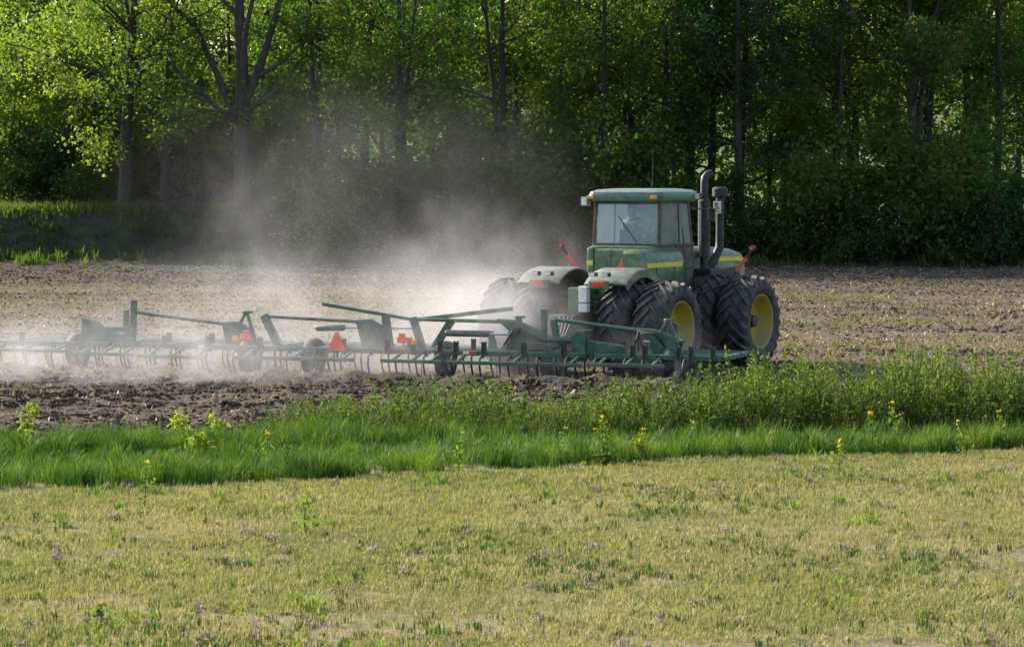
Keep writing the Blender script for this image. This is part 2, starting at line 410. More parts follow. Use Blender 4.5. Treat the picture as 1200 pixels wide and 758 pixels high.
M['meadow_soil'] = groundmat('meadow_soil', [(0, 0, 0, (0.17, 0.15, 0.075)), (0.9, 0.45, 0.65, (0.25, 0.20, 0.11)), (2.5, 0.5, 0.68, (0.10, 0.11, 0.04)), (0.35, 0.55, 0.7, (0.20, 0.155, 0.12))], bump=0.03, bscale=12)
M['banksoil'] = groundmat('bank_soil', [(0, 0, 0, (0.055, 0.05, 0.038)), (0.8, 0.45, 0.65, (0.05, 0.075, 0.025)), (3.0, 0.5, 0.7, (0.085, 0.07, 0.055))], bump=0.15, bscale=3)
M['hill'] = groundmat('hill_meadow', [(0, 0, 0, (0.12, 0.155, 0.045)), (0.03, 0.45, 0.6, (0.15, 0.17, 0.07)), (0.012, 0.55, 0.62, (0.05, 0.085, 0.04))], bump=0.3, bscale=0.3)
M['earth'] = groundmat('earth', [(0, 0, 0, (0.16, 0.14, 0.08)), (0.2, 0.45, 0.65, (0.12, 0.13, 0.05))])

def lin(a, b, s): return np.linspace(a, b, int(round((b - a) / s)) + 1)
g0 = grid('ground', np.linspace(-2500, 2500, 60), np.linspace(-600, 3200, 60), lambda X, Y: terrain(X, Y) - 1.2 - 3.0 * sstep(200, 400, Y), M['earth'])
meadow = grid('meadow', lin(-60, 60, 0.4), lin(4, 46.0, 0.3), terrain, M['meadow_soil'])
field = grid('field', lin(-29, 29, 0.135), lin(46.0, 132.0, 0.17), field_z, M['soil'])
fa = field.data.attributes.new('tilled', 'FLOAT', 'POINT')
co = np.empty(len(field.data.vertices) * 3, np.float32); field.data.vertices.foreach_get('co', co); co = co.reshape(-1, 3)
fa.data.foreach_set('value', tilled(co[:, 0], co[:, 1]).astype(np.float32))
for nm, a, b in (('field', -140, -29), ('field', 29, 140)):
    e = grid(nm, lin(a, b, 1.0), lin(46.0, 132.0, 1.0), field_z, M['soil'])
    c = np.empty(len(e.data.vertices) * 3, np.float32); e.data.vertices.foreach_get('co', c); c = c.reshape(-1, 3)
    e.data.attributes.new('tilled', 'FLOAT', 'POINT').data.foreach_set('value', tilled(c[:, 0], c[:, 1]).astype(np.float32))
bank = grid('bank', lin(-140, 140, 0.6), lin(128.0, 200.0, 0.3), lambda X, Y: terrain(X, Y) + 0.25 * (vnoise(X, Y, 0.5, 12) - 0.5) * sstep(131, 134, Y) + np.where(Y < 129.5, -0.12, 0.01), M['banksoil'])
hill = grid('hill', lin(-500, 500, 10), lin(200.0, 1800.0, 10), terrain, M['hill'])

# ------------------------------------------------------------------ scatter of ground cover
def attr_density(me, f):
    c = np.empty(len(me.vertices) * 3, np.float32); me.vertices.foreach_get('co', c); c = c.reshape(-1, 3)
    d = f(c[:, 0], c[:, 1]); me.attributes.new('density', 'FLOAT', 'POINT').data.foreach_set('value', np.asarray(d, np.float32))

def scatter(name, xs, ys, zf, dens, kinds, smin, smax, tilt, seed):
    o = grid(name, xs, ys, zf, M['earth'], 'stuff'); attr_density(o.data, dens)
    coll = bpy.data.collections.new(name + '_kinds')
    for k in kinds: coll.objects.link(k)
    ng = bpy.data.node_groups.new(name, 'GeometryNodeTree')
    ng.interface.new_socket('Geometry', in_out='INPUT', socket_type='NodeSocketGeometry')
    ng.interface.new_socket('Geometry', in_out='OUTPUT', socket_type='NodeSocketGeometry')
    n, l = ng.nodes, ng.links
    gi = n.new('NodeGroupInput'); go = n.new('NodeGroupOutput')
    dp = n.new('GeometryNodeDistributePointsOnFaces'); dp.inputs['Seed'].default_value = seed
    na = n.new('GeometryNodeInputNamedAttribute'); na.data_type = 'FLOAT'; na.inputs['Name'].default_value = 'density'
    l.new(gi.outputs[0], dp.inputs['Mesh']); l.new(na.outputs['Attribute'], dp.inputs['Density'])
    ci = n.new('GeometryNodeCollectionInfo'); ci.inputs['Collection'].default_value = coll
    ci.inputs['Separate Children'].default_value = True; ci.inputs['Reset Children'].default_value = True
    ip = n.new('GeometryNodeInstanceOnPoints'); ip.inputs['Pick Instance'].default_value = True
    rv = n.new('FunctionNodeRandomValue'); rv.data_type = 'FLOAT_VECTOR'
    rv.inputs[0].default_value = (-tilt, -tilt, 0); rv.inputs[1].default_value = (tilt, tilt, 6.283)
    rs = n.new('FunctionNodeRandomValue'); rs.data_type = 'FLOAT'
    rs.inputs[2].default_value = smin; rs.inputs[3].default_value = smax
    l.new(dp.outputs['Points'], ip.inputs['Points']); l.new(ci.outputs[0], ip.inputs['Instance'])
    l.new(rv.outputs[0], ip.inputs['Rotation']); l.new(rs.outputs[1], ip.inputs['Scale'])
    l.new(ip.outputs[0], go.inputs[0])
    md = o.modifiers.new('scatter', 'NODES'); md.node_group = ng
    return o

def loose(name, me): return bpy.data.objects.new(name, me)   # not linked to the scene: used only as a scatter kind

def tuft(name, n, h, r, wd, mats, g, lean=0.5, mi=None):
    """n bent blades, each two quads ending in a point."""
    V = []; idx = []
    for i in range(n):
        a = g.uniform(0, 6.283); rr = r * math.sqrt(g.uniform(0, 1)); b = np.array([math.cos(a) * rr, math.sin(a) * rr, -0.01])
        hh = h * g.uniform(0.55, 1.15); d = g.uniform(0, 6.283); ln = lean * g.uniform(0.15, 1.0) * hh
        dx = np.array([math.cos(d), math.sin(d), 0]); sx = np.array([-dx[1], dx[0], 0]) * wd * g.uniform(0.7, 1.3) * 0.5
        m = b + dx * ln * 0.35 + np.array([0, 0, hh * 0.6]); t = b + dx * ln + np.array([0, 0, hh])
        V.append([b - sx, b + sx, m + sx * 0.85, m - sx * 0.85]); V.append([m - sx * 0.85, m + sx * 0.85, t + sx * 0.1, t - sx * 0.1])
        k = 0 if mi is None else mi(g); idx += [k, k]
    return loose(name, quads_mesh(name, np.array(V), mats, idx))

def in_view(x, y, pad): return (np.abs(x) < 0.178 * y + pad).astype(float)

# meadow
g = np.random.default_rng(11)
mk = [tuft('grass_tuft', 20, 0.052, 0.13, 0.0075, [M['meadow_green'], M['meadow_straw']], g, 0.9, lambda q: int(q.random() < 0.35)) for _ in range(3)]
ms = [tuft('straw_tuft', 17, 0.046, 0.13, 0.0075, [M['meadow_straw'], M['meadow_green']], g, 1.1, lambda q: int(q.random() < 0.25)) for _ in range(2)]
mdk = [tuft('dark_tuft', 12, 0.10, 0.07, 0.014, M['meadow_dark'], g, 0.35) for _ in range(2)]
def sprig(name, g):
    V = []; idx = []
    for i in range(9):
        a = g.uniform(0, 6.283); rr = 0.10 * math.sqrt(g.uniform(0, 1)); p = np.array([math.cos(a) * rr, math.sin(a) * rr, 0]); hh = g.uniform(0.05, 0.10)
        sx = np.array([0.004, 0, 0]); top = p + np.array([0, 0, hh])
        V.append([p - sx, p + sx, top + sx, top - sx]); idx.append(0)
        Q = leaf_quads(top + g.normal(size=(4, 3)) * 0.008, 0.026, g=g); V += list(Q); idx += [1] * 4
    return loose(name, quads_mesh(name, np.array(V), [M['stem'], M['purple']], idx))
mp_ = [sprig('flower_sprig', g) for _ in range(2)]
def cut(x, y): return (y < strip_front(x) - 0.1).astype(float)
mxs, mys = lin(-13, 13, 0.25), lin(23.5, 48.0, 0.25)
def bare(x, y): return (1 - 0.85 * sstep(0.5, 0.66, vnoise(x * 0.45, y, 1.1, 91)) * (1 - sstep(26.6, 29, y))) * (1 - 0.65 * sstep(0.55, 0.8, vnoise(x * 0.6, y, 1.5, 92)))
def md_green(x, y): return bare(x, y) * (50 + 300 * sstep(0.25, 0.8, vnoise(x * 0.6, y, 0.42, 21)) * vnoise(x, y, 1.9, 22) + 60 * sstep(37, 41, y - 0.36 * x)) * in_view(x, y, 3) * cut(x, y)
def md_straw(x, y): return bare(x, y) * (60 + 170 * sstep(0.3, 0.75, vnoise(x, y, 0.4, 23)) * vnoise(x, y, 1.7, 24)) * in_view(x, y, 3) * cut(x, y)
def md_dark(x, y): return (45 * sstep(0.5, 0.85, vnoise(x, y, 0.8, 25)) * sstep(0.45, 0.75, vnoise(x, y, 3.0, 26)) + 2.2 + 8 * (1 - sstep(26, 30, y)) * sstep(0.4, 0.6, vnoise(x, y, 1.2, 31))) * in_view(x, y, 3) * cut(x, y)
def md_purple(x, y): return (3.5 * sstep(0.5, 0.85, vnoise(x, y, 0.45, 27)) * sstep(0.4, 0.75, vnoise(x, y, 2.2, 28)) + 0.3) * in_view(x, y, 3) * cut(x, y)
scatter('meadow_grass', mxs, mys, terrain, md_green, mk, 0.5, 1.6, 0.3, 1)
scatter('dry_grass', mxs, mys, terrain, md_straw, ms, 0.5, 1.5, 0.35, 2)
scatter('dark_grass_clumps', mxs, mys, terrain, md_dark, mdk, 0.6, 1.2, 0.15, 3)
lk = [tuft('leafy_tuft', 18, 0.13, 0.10, 0.022, M['leaf_weed'], g, 0.8) for _ in range(3)]
scatter('leafy_meadow_weeds', mxs, mys, terrain, lambda x, y: (9 * sstep(0.55, 0.9, vnoise(x, y, 0.6, 71)) * sstep(0.45, 0.8, vnoise(x, y, 2.6, 72)) + 0.25) * in_view(x, y, 3) * cut(x, y), lk, 0.5, 1.3, 0.2, 14)
scatter('purple_meadow_flowers', mxs, mys, terrain, md_purple, mp_, 0.7, 1.3, 0.2, 4)

# tall grass along the meadow's edge: a front ridge and a lower back ridge
g = np.random.default_rng(12)
def tussock(name, n, h, r, wd, m, g):
    V = []
    for i in range(n):
        a = g.uniform(0, 6.283); q = g.random() ** 0.6; rr = r * q * 0.7; d = np.array([math.cos(a), math.sin(a), 0]); b = d * rr + np.array([0, 0, -.01])
        hh = h * (1.05 - 0.55 * q * q) * g.uniform(0.6, 1.12); o = d + g.normal(size=3) * np.array([.5, .5, 0]); ln = hh * (0.12 + 0.75 * q) * g.uniform(.5, 1.1)
        w_ = g.normal(size=3) * np.array([1, 1, 0]); sx = unit(w_) * wd * g.uniform(.7, 1.3) * .5
        m1 = b + o * ln * .3 + np.array([0, 0, hh * .6]); t = b + o * ln + np.array([0, 0, hh * (1 - .15 * q)])
        V.append([b - sx, b + sx, m1 + sx * .85, m1 - sx * .85]); V.append([m1 - sx * .85, m1 + sx * .85, t + sx * .1, t - sx * .1])
    return loose(name, quads_mesh(name, np.array(V), m))
tsk = [tussock('tussock', 130, 0.42, 0.30, 0.010, M['tallgrass'], g) for _ in range(4)]
tk = [tuft('tall_tuft', 28, 0.37, 0.15, 0.010, M['tallgrass'], g, 0.55) for _ in range(4)]
def tus(f, b, left, x, y): return (8.0 * f * (0.3 + 0.65 * sstep(0.2, 0.6, vnoise(x, y, 0.9, 38))) + 8.5 * b * (0.4 + 0.6 * left) * sstep(0.2, 0.55, vnoise(x, y, 0.8, 39)) + 0.25) * in_view(x, y, 4) * (y > strip_front(x) + 0.1) * (y < strip_front(x) + 7)
def strip_d(x, y, big=False):
    u = y - strip_front(x) - 0.5 * (vnoise(x, 0 * x, 1.4, 37) - 0.5)
    left = 1 - sstep(-3.5, 1.0, x)
    f = sstep(0, 0.3, u) * (1 - sstep(1.2, 1.7, u)); b = sstep(4.3, 4.7, u) * (1 - sstep(6.0 + 0.8 * vnoise(x, y, 0.8, 33), 7.2, u))
    return tus(f, b, left, x, y) if big else (14 * f * (0.3 + 0.7 * sstep(0.1, 0.75, vnoise(x, y, 1.1, 34))) + 16 * b * (0.5 + 0.5 * left) * (0.25 + 0.75 * sstep(0.15, 0.8, vnoise(x, y, 0.9, 35))) + 3 * sstep(0.2, 0.6, u) * (1 - sstep(6, 7, u))) * in_view(x, y, 4)
scatter('tall_grass', lin(-15, 15, 0.22), lin(34, 56, 0.22), terrain, strip_d, tk, 0.45, 1.12, 0.2, 5)

scatter('grass_tussocks', lin(-15, 15, 0.22), lin(34, 56, 0.22), terrain, lambda x, y: strip_d(x, y, True), tsk, 0.55, 1.2, 0.12, 16)
gk = [tuft('low_tuft', 16, 0.14, 0.15, 0.012, M['tallgrass'], g, 0.8) for _ in range(2)]
def low_d(x, y):
    u = y - strip_front(x); return 30 * sstep(0.8, 1.6, u) * (1 - sstep(5.8, 7.2 + 3 * sstep(-3, 2, x), u)) * in_view(x, y, 4)
scatter('low_grass', lin(-15, 15, 0.22), lin(34, 58, 0.22), terrain, low_d, gk, 0.5, 1.3, 0.2, 15)
# field clods, straw and weeds
g = np.random.default_rng(13)
def clod(name):
    mb = MB(); bpyv = []
    n = 6
    rings = [(0.0, -0.5), (0.8, -0.2), (1.0, 0.15), (0.6, 0.5), (0, 0.62)]
    V = [(0, 0, -0.5)]
    for r_, z in rings[1:4]:
        for k in range(n):
            a = 2 * math.pi * k / n + g.uniform(-.3, .3); q = r_ * g.uniform(0.7, 1.25)
            V.append((math.cos(a) * q * 0.5, math.sin(a) * q * 0.42, z * g.uniform(0.75, 1.2) * 0.62))
    V.append((g.uniform(-.1, .1), g.uniform(-.1, .1), 0.36))
    F = [(0, 1 + (k + 1) % n, 1 + k) for k in range(n)]
    for i in range(2):
        for k in range(n): F.append((1 + i * n + k, 1 + i * n + (k + 1) % n, 1 + (i + 1) * n + (k + 1) % n, 1 + (i + 1) * n + k))
    F += [(1 + 2 * n + k, 1 + 2 * n + (k + 1) % n, 1 + 3 * n) for k in range(n)]
    me = bpy.data.meshes.new(name); me.from_pydata(V, [], F); me.materials.append(M['clod'])
    return loose(name, me)
ck = [clod('clod') for _ in range(4)]
def straw(name, n, ln, wd):
    C = np.column_stack([g.normal(0, 0.12, n), g.normal(0, 0.12, n), g.uniform(0.0, 0.05, n)])
    return loose(name, quads_mesh(name, leaf_quads(C, ln, up=0.2, aspect=wd, g=g), M['residue']))
rk = [straw('straw_bits', 8, 0.15, 0.26) for _ in range(3)]
wk = [tuft('field_weed', 8, 0.10, 0.10, 0.022, M['weedling'], g, 0.8) for _ in range(2)]
fxs, fys = lin(-28, 28, 0.4), lin(46.5, 131, 0.4)
def fd(x, y): return in_view(x, y, 3.5) * (1.0 - 0.55 * sstep(60, 110, y))
scatter('soil_clods', fxs, fys, field_z, lambda x, y: fd(x, y) * (8 + 110 * tilled(x, y) * sstep(0.05, 0.45, vnoise(x, y, 1.3, 41)) * (1 - 0.5 * sstep(70, 100, y))) * (0.3 + vnoise(x, y, 2.5, 45)), ck, 0.025, 0.125, 0.5, 6)
scatter('straw_residue', fxs, fys, field_z, lambda x, y: fd(x, y) * (11.0 + 7.0 * (1 - tilled(x, y)) + 90 * np.exp(-((y - 71.5 + 0.15 * (x - 10)) / 1.6) ** 2) * sstep(6, 8.5, x)) * sstep(0.2, 0.7, vnoise(x, y, 1.0, 42)), rk, 0.3, 0.8, 0.5, 7)
scatter('field_weeds', fxs, fys, field_z, lambda x, y: fd(x, y) * (1.0 + 6.0 * (1 - tilled(x, y))) * sstep(0.5, 0.8, vnoise(x, y, 0.5, 43)), wk, 0.7, 1.6, 0.2, 8)
# bank grass and weeds; the dull weeds carry the face's shade in their colour
bk = [tuft('bank_tuft', 14, 0.36, 0.22, 0.035, M['bankgrass'], np.random.default_rng(14 + i), 0.7) for i in range(3)]
def bank_d(x, y):
    f = bank_foot(x); left = 1 - sstep(-8, 1, x)
    toe = np.exp(-((y - f - 0.9) / 0.7) ** 2) * (0.2 + sstep(0.4, 0.7, vnoise(x, y, 0.35, 51))); top = sstep(f + 3.7, f + 4.1, y) * (1 - sstep(f + 11, f + 16, y))
    return (6.0 * toe * (0.25 + 0.75 * left) + 20.0 * top * (0.3 + 0.7 * left) + 0.5) * in_view(x, y, 4) * (y > f - 0.3)
dk = [tuft('dull_tuft', 14, 0.30, 0.25, 0.04, M['leaf_dark'], np.random.default_rng(24 + i), 0.9) for i in range(2)]
scatter('bank_weeds', lin(-30, 30, 0.5), lin(128.5, 150, 0.5), lambda X, Y: terrain(X, Y) + 0.02, lambda x, y: 9.0 * sstep(0.3, 0.7, vnoise(x, y, 0.4, 52)) * in_view(x, y, 4) * (y > bank_foot(x) + 0.6), dk, 0.5, 1.5, 0.3, 10)
scatter('bank_grass', lin(-30, 30, 0.5), lin(128.5, 150, 0.5), lambda X, Y: terrain(X, Y) + 0.02, bank_d, bk, 0.6, 1.5, 0.25, 9)

# ------------------------------------------------------------------ trees

def tree_meshes(seed, height=15, r0=0.3, first=4.5, spread=4.0, limbs=11, leaves=9000, leaf=0.2, lean=(0, 0), fork=None, jitter=0.33, limb_list=None, topdens=1.0, sub=5, thin=0.22):
    g = np.random.default_rng(seed); mb = MB(); pts = []; wts = []
    def branch(p0, d0, L, ra, rb, n, curl, wig, sides):
        P = [np.array(p0, float)]; d = unit(np.array(d0, float)); st = L / n
        for i in range(n):
            d = unit(d + g.normal(size=3) * wig + np.array([0, 0, curl])); P.append(P[-1] + d * st)
        mb.tube(P, list(np.linspace(ra, rb, n + 1)), sides, cap=False)
        return P
    stems = [branch((0, 0, -0.4), (lean[0], lean[1], 1), height, r0, r0 * 0.22, 12, 0.05, 0.022, 9)]
    mb.tube([(0, 0, -0.3), (0, 0, 0.15), (0, 0, 0.6)], [r0 * 1.5, r0 * 1.2, r0], 9, cap=False)
    if fork:
        for (hf, dx, dy, rr) in fork:
            i = min(11, int(hf / height * 12)); stems.append(branch(stems[0][i], (dx, dy, 1), height - hf, rr, rr * 0.25, 10, 0.05, 0.05, 8))
    def at(S, t):
        f = t * (len(S) - 1); i = min(int(f), len(S) - 2); return S[i] + (S[i + 1] - S[i]) * (f - i)
    def sublimb(P, L, r):
        for j in range(sub):
            t = 0.3 + 0.7 * (j + g.uniform(0, 1)) / sub; q = at(P, t); dd = unit(at(P, min(1, t + .05)) - at(P, max(0, t - .05)))
            side = unit(np.cross(dd, g.normal(size=3))); L2 = L * g.uniform(0.25, 0.5)
            Q = branch(q, dd * 0.5 + side * 0.85 + np.array([0, 0, 0.1]), L2, r * 0.4, r * 0.12, 4, 0.0, 0.16, 4)
            for t2 in np.linspace(0.35, 1, 5): pts.append((at(Q, t2), 0.5 * L2 ** .5 * jitter * 1.5))
            for k in range(3):
                t3 = g.uniform(0.3, 1); q3 = at(Q, t3); d3 = unit(g.normal(size=3) + unit(Q[-1] - Q[0]) * 0.9)
                T = branch(q3, d3, g.uniform(0.5, 1.0), r * 0.14, r * 0.05, 2, -0.03, 0.2, 3)
                pts.append((T[-1], jitter)); pts.append((T[1], jitter * 0.9))
    az = g.uniform(0, 6.28)
    for k in range(limbs):
        S = stems[k % len(stems)]; lo = max(first / height, 0.12)
        t = lo + (0.97 - lo) * ((k + 0.5) / limbs) ** 0.9; p = at(S, t); az += 2.4 + g.uniform(-.4, .4)
        prof = math.sin(math.pi * (0.22 + 0.72 * (t - lo) / (1 - lo))); L = spread * (0.45 + 0.65 * prof) * g.uniform(0.75, 1.15)
        el = 0.15 + 0.55 * (t - lo) / (1 - lo) + g.uniform(-.1, .25)
        r = r0 * (0.36 - 0.2 * t)
        P = branch(p, (math.cos(az), math.sin(az), el), L, r, r * 0.25, 6, 0.05, 0.11, 6)
        sublimb(P, L, r); pts.append((P[-1], jitter))
    for (h, dx, dy, dz, L, r) in (limb_list or []):
        P = branch(at(stems[0], h / height), (dx, dy, dz), L, r, r * 0.3, 7, 0.03, 0.08, 7); sublimb(P, L, r)
    # leaves gathered in clumps round the twigs
    C = np.array([p for p, _ in pts]); J = np.array([j for _, j in pts])
    keep = g.random(len(C)) > 0.14; C, J = C[keep], J[keep]
    i = g.integers(0, len(C), leaves)
    L = C[i] + g.normal(size=(leaves, 3)) * J[i][:, None] * np.array([1, 1, 0.75])
    L = L[(L[:, 2] > 0.3) & ((L[:, 2] < 10.8) | (g.random(len(L)) < thin))]      # crown tops above the view thinned to let sun into the wood
    return mb, leaf_quads(L, leaf, 0.6, 0.7, g)

class Kind:
    def __init__(s, bark, leafm, **k):
        mb, Q = tree_meshes(**k); s.q = Q; s.leafm = leafm
        o = mb.build('trunk', bark, smooth='all', recalc=False); s.wood = o.data; bpy.data.objects.remove(o)
        s.leaf = quads_mesh('crown', Q, leafm); s.alt = {}
    def leafmesh(s, leafm):
        if leafm is None or leafm == s.leafm: return s.leaf
        if leafm.name not in s.alt:
            me = s.leaf.copy(); me.materials.clear(); me.materials.append(leafm); s.alt[leafm.name] = me
        return s.alt[leafm.name]

def plant(kind, name, x, y, label, cat, group=None, scale=1.0, rz=None, leafm=None, sz=None, dz=-0.05, parts=('trunk', 'crown')):
    rz = rnd.uniform(0, 6.28) if rz is None else rz
    r = empty(name, (x, y, float(terrain(x, y)) + dz), rz); r.scale = (scale, scale, sz or scale); tag(r, label, cat, group)
    for nm, me in zip(parts, (kind.wood, kind.leafmesh(leafm))):
        o = bpy.data.objects.new(nm, me); COL.objects.link(o); o.parent = r
        if nm in ('crown', 'foliage'): o['kind'] = 'stuff'
    return r

def px(X, y): return (X - 600) / 3420.0 * y
K = {}
K['oak'] = Kind(M['bark'], M['leaf_sun'], seed=3, height=15, r0=0.36, first=5.2, spread=4.6, limbs=13, leaves=14000, leaf=0.16, limb_list=[(6, -1, -.3, .35, 4.0, .09), (6.6, .9, -.4, .5, 3.8, .09), (5.2, -.8, .5, .1, 3.5, .07), (4.6, -.9, -.5, .05, 3.6, .06), (4.9, .7, -.7, .0, 3.2, .06)])
K['leaning'] = Kind(M['bark'], M['leaf_sun'], seed=4, height=14, r0=0.24, first=5.0, spread=3.6, limbs=11, leaves=10000, leaf=0.16, lean=(.03, 0), fork=[(2.6, -0.32, 0.05, 0.15)], limb_list=[(4.5, .9, -.2, -.25, 3.6, .08)])
K['big'] = Kind(M['bark_pale'], M['leaf_mid'], seed=5, height=16, r0=0.47, first=6.0, spread=5.2, limbs=14, leaves=15000, leaf=0.16, fork=[(5.6, .62, -.1, .24), (5.2, -.5, .2, .2), (6.2, .1, -.3, .18)], limb_list=[(4.4, -1, -.25, .62, 5.2, .14), (5.0, 1, -.3, .55, 5.0, .13), (5.0, -.8, -.6, .2, 4.2, .08), (4.6, .8, -.6, .1, 3.8, .07)])
K['wood1'] = Kind(M['bark'], M['leaf_dark'], seed=21, height=16, r0=0.22, first=3.2, thin=0.9, spread=3.8, limbs=16, leaves=20000, leaf=0.155)
K['wood2'] = Kind(M['bark'], M['leaf_mid'], seed=22, height=15, r0=0.19, first=4.0, spread=3.4, limbs=14, leaves=14000, leaf=0.15, lean=(.05, 0))
K['wood3'] = Kind(M['bark'], M['leaf_dark'], seed=23, height=17, r0=0.26, first=2.4, thin=0.9, spread=4.2, limbs=18, leaves=21000, leaf=0.16, fork=[(5, .2, 0, .14)])
K['wood4'] = Kind(M['bark'], M['leaf_mid'], seed=28, height=16, r0=0.24, first=2.6, spread=4.0, limbs=17, leaves=17000, leaf=0.16, fork=[(5, .25, 0, .14)])
K['slim'] = Kind(M['bark_pale'], M['leaf_mid'], seed=24, height=15, r0=0.11, first=4.5, spread=2.4, limbs=12, leaves=6000, leaf=0.14)
K['sapling'] = Kind(M['bark'], M['leaf_sun'], seed=25, height=7, r0=0.07, first=0.8, spread=2.1, limbs=14, leaves=9000, leaf=0.15)
K['shrub'] = Kind(M['bark'], M['leaf_dark'], seed=26, height=3.4, r0=0.05, first=0.4, spread=1.7, limbs=12, leaves=6500, leaf=0.14, fork=[(0.3, .4, .1, .04), (0.3, -.4, .2, .04)])
K['shrub2'] = Kind(M['bark_pale'], M['leaf_mid'], seed=27, height=2.6, r0=0.04, first=0.3, spread=1.6, limbs=11, leaves=5000, leaf=0.14, fork=[(0.2, .5, -.1, .03), (0.2, -.5, .0, .03)])

named = [
    ('oak', 145, 135.5, 'dark straight trunked tree on the bank, left of the forked leaning one', 1.0, 0.4, None),
    ('leaning', 193, 135.3, 'forked leaning tree on the bank between two thicker trunks', 1.0, 0.3, None),
    ('big', 286, 135.0, 'thickest grey trunked tree on the bank with wide spreading limbs', 1.0, 0.0, None),
    ('wood2', 372, 136.5, 'slender tree right of the thick grey trunk with dust drifting below', 1.0, None, 'leaf_sun'),
    ('wood4', 470, 134.5, 'dense dark green tree standing behind the rising dust plume', 1.0, None, None),
    ('wood4', 586, 135.0, 'dark trunked tree left of the cab with its trunk bare mid height', 1.05, None, None),
    ('wood2', 655, 137.5, 'thin leafy tree just left of the tractor cab roof', 1.0, None, 'leaf_sun'),
    ('wood1', 711, 134.0, 'tall dark trunk rising straight behind the left half of the cab', 1.0, None, 'leaf_mid'),
    ('wood3', 740, 138.0, 'forked dark tree directly behind the cab', 1.0, None, 'leaf_sun'),
    ('wood2', 777, 135.5, 'straight dark tree rising behind the radio aerial', 1.1, None, None),
    ('wood1', 868, 134.0, 'dense shadowed tree right of the exhaust stack', 1.05, None, None),
    ('slim', 978, 134.5, 'slim pale stemmed tree at the gap right of the tractor hood', 1.1, None, None),
    ('slim', 996, 137.0, 'second slim pale stem close beside the gap in the dark wood', 1.0, None, None),
    ('wood3', 1072, 134.0, 'broad dark tree at the right with a full low crown', 1.05, None, None),
    ('wood1', 1168, 135.0, 'rightmost large tree with its dark trunk showing in a gap', 1.05, None, 'leaf_mid'),
]
for k, X, y, lab, s, rz, lm in named:
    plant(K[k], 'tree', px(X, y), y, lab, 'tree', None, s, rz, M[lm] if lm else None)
deep = [('sunlit', -70, 60, 1, 'open sunlit tree set back behind the saplings left of the straight trunk', 'leaf_sun'), ('bank', 60, 330, 2, 'open sunlit tree set back behind the trunks on the bank', 'leaf_sun'),
        ('dust', 330, 520, 7, 'leafy tree deep in the wood behind the dust plume', None), ('left of cab', 520, 690, 6, 'leafy tree deep in the wood just left of the cab', None),
        ('cab', 690, 820, 5, 'leafy tree deep in the wood behind the cab roof and aerial', None), ('stack', 820, 960, 5, 'shaded tree deep in the wood right of the exhaust stack', None),
        ('gap', 960, 1080, 4, 'shaded tree deep in the wood behind the slim pale stems', None), ('end', 1080, 1290, 7, 'shaded tree deep in the wood at the far right', None)]
for zone, X0, X1, n, lab, lm in deep:
    for i in range(n):
        X = X0 + (X1 - X0) * (i + rnd.uniform(0.1, 0.9)) / n; y = rnd.uniform(139, 162)
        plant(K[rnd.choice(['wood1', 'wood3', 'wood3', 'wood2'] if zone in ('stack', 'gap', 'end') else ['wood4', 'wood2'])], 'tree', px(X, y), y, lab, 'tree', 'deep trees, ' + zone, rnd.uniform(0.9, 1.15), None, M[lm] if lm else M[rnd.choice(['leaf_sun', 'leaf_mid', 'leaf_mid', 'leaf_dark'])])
for i, (X, y, s) in enumerate([(5, 152, 1.7), (62, 149, 1.6), (115, 152, 1.6), (175, 152, 1.5), (235, 150, 1.5), (305, 150, 1.7)]):
    plant(K['sapling'], 'sapling', px(X, y), y, 'tall bright sapling in the sunlit thicket behind the left trunks', 'young tree', 'saplings in the sunlit thicket', s)
# bright saplings and brush on the left of the bank
for i, (X, y, s, lab) in enumerate([(15, 140, 1.1, 'bright yellow green sapling at the far left edge of the bank'), (62, 142, 1.25, 'tall bright sapling second from the left edge of the bank'),
        (108, 141, 1.0, 'bright sapling just left of the straight dark trunk'), (168, 145, 1.05, 'bright sapling showing between the straight and leaning trunks'), (238, 147, 0.95, 'bright sapling behind the gap between leaning and thick trunks'),
        (-30, 143, 1.2, 'bright sapling half cut off by the left edge'), (335, 143, 1.0, 'bright sapling right of the thick grey trunk')]):
    plant(K['sapling'], 'sapling', px(X, y), y, lab, 'young tree', None, s)
for X, y, s, lab, lm, kk in [(40, 139, 1.0, 'dark round shrub at the foot of the left saplings', 'leaf_dark', 'shrub'), (100, 137.5, 0.8, 'low dull shrub in front of the straight dark trunk', 'leaf_mid', 'shrub2'),
        (395, 131.5, 1.35, 'pale leafy bush standing in the dust right of the thick trunk', 'leaf_sun', 'shrub2'), (420, 132.0, 1.1, 'smaller pale leafy bush beside the one in the dust', 'leaf_sun', 'shrub2'),
        (350, 134.0, 1.0, 'dull bush between the thick trunk and the pale bushes', 'leaf_mid', 'shrub'), (650, 131, 1.3, 'pale green bush left of the cab at the edge of the wood', 'leaf_mid', 'shrub2')]:
    plant(K[kk], 'shrub', px(X, y), y, lab, 'shrub', None, s, None, M[lm], parts=('stem', 'foliage'))
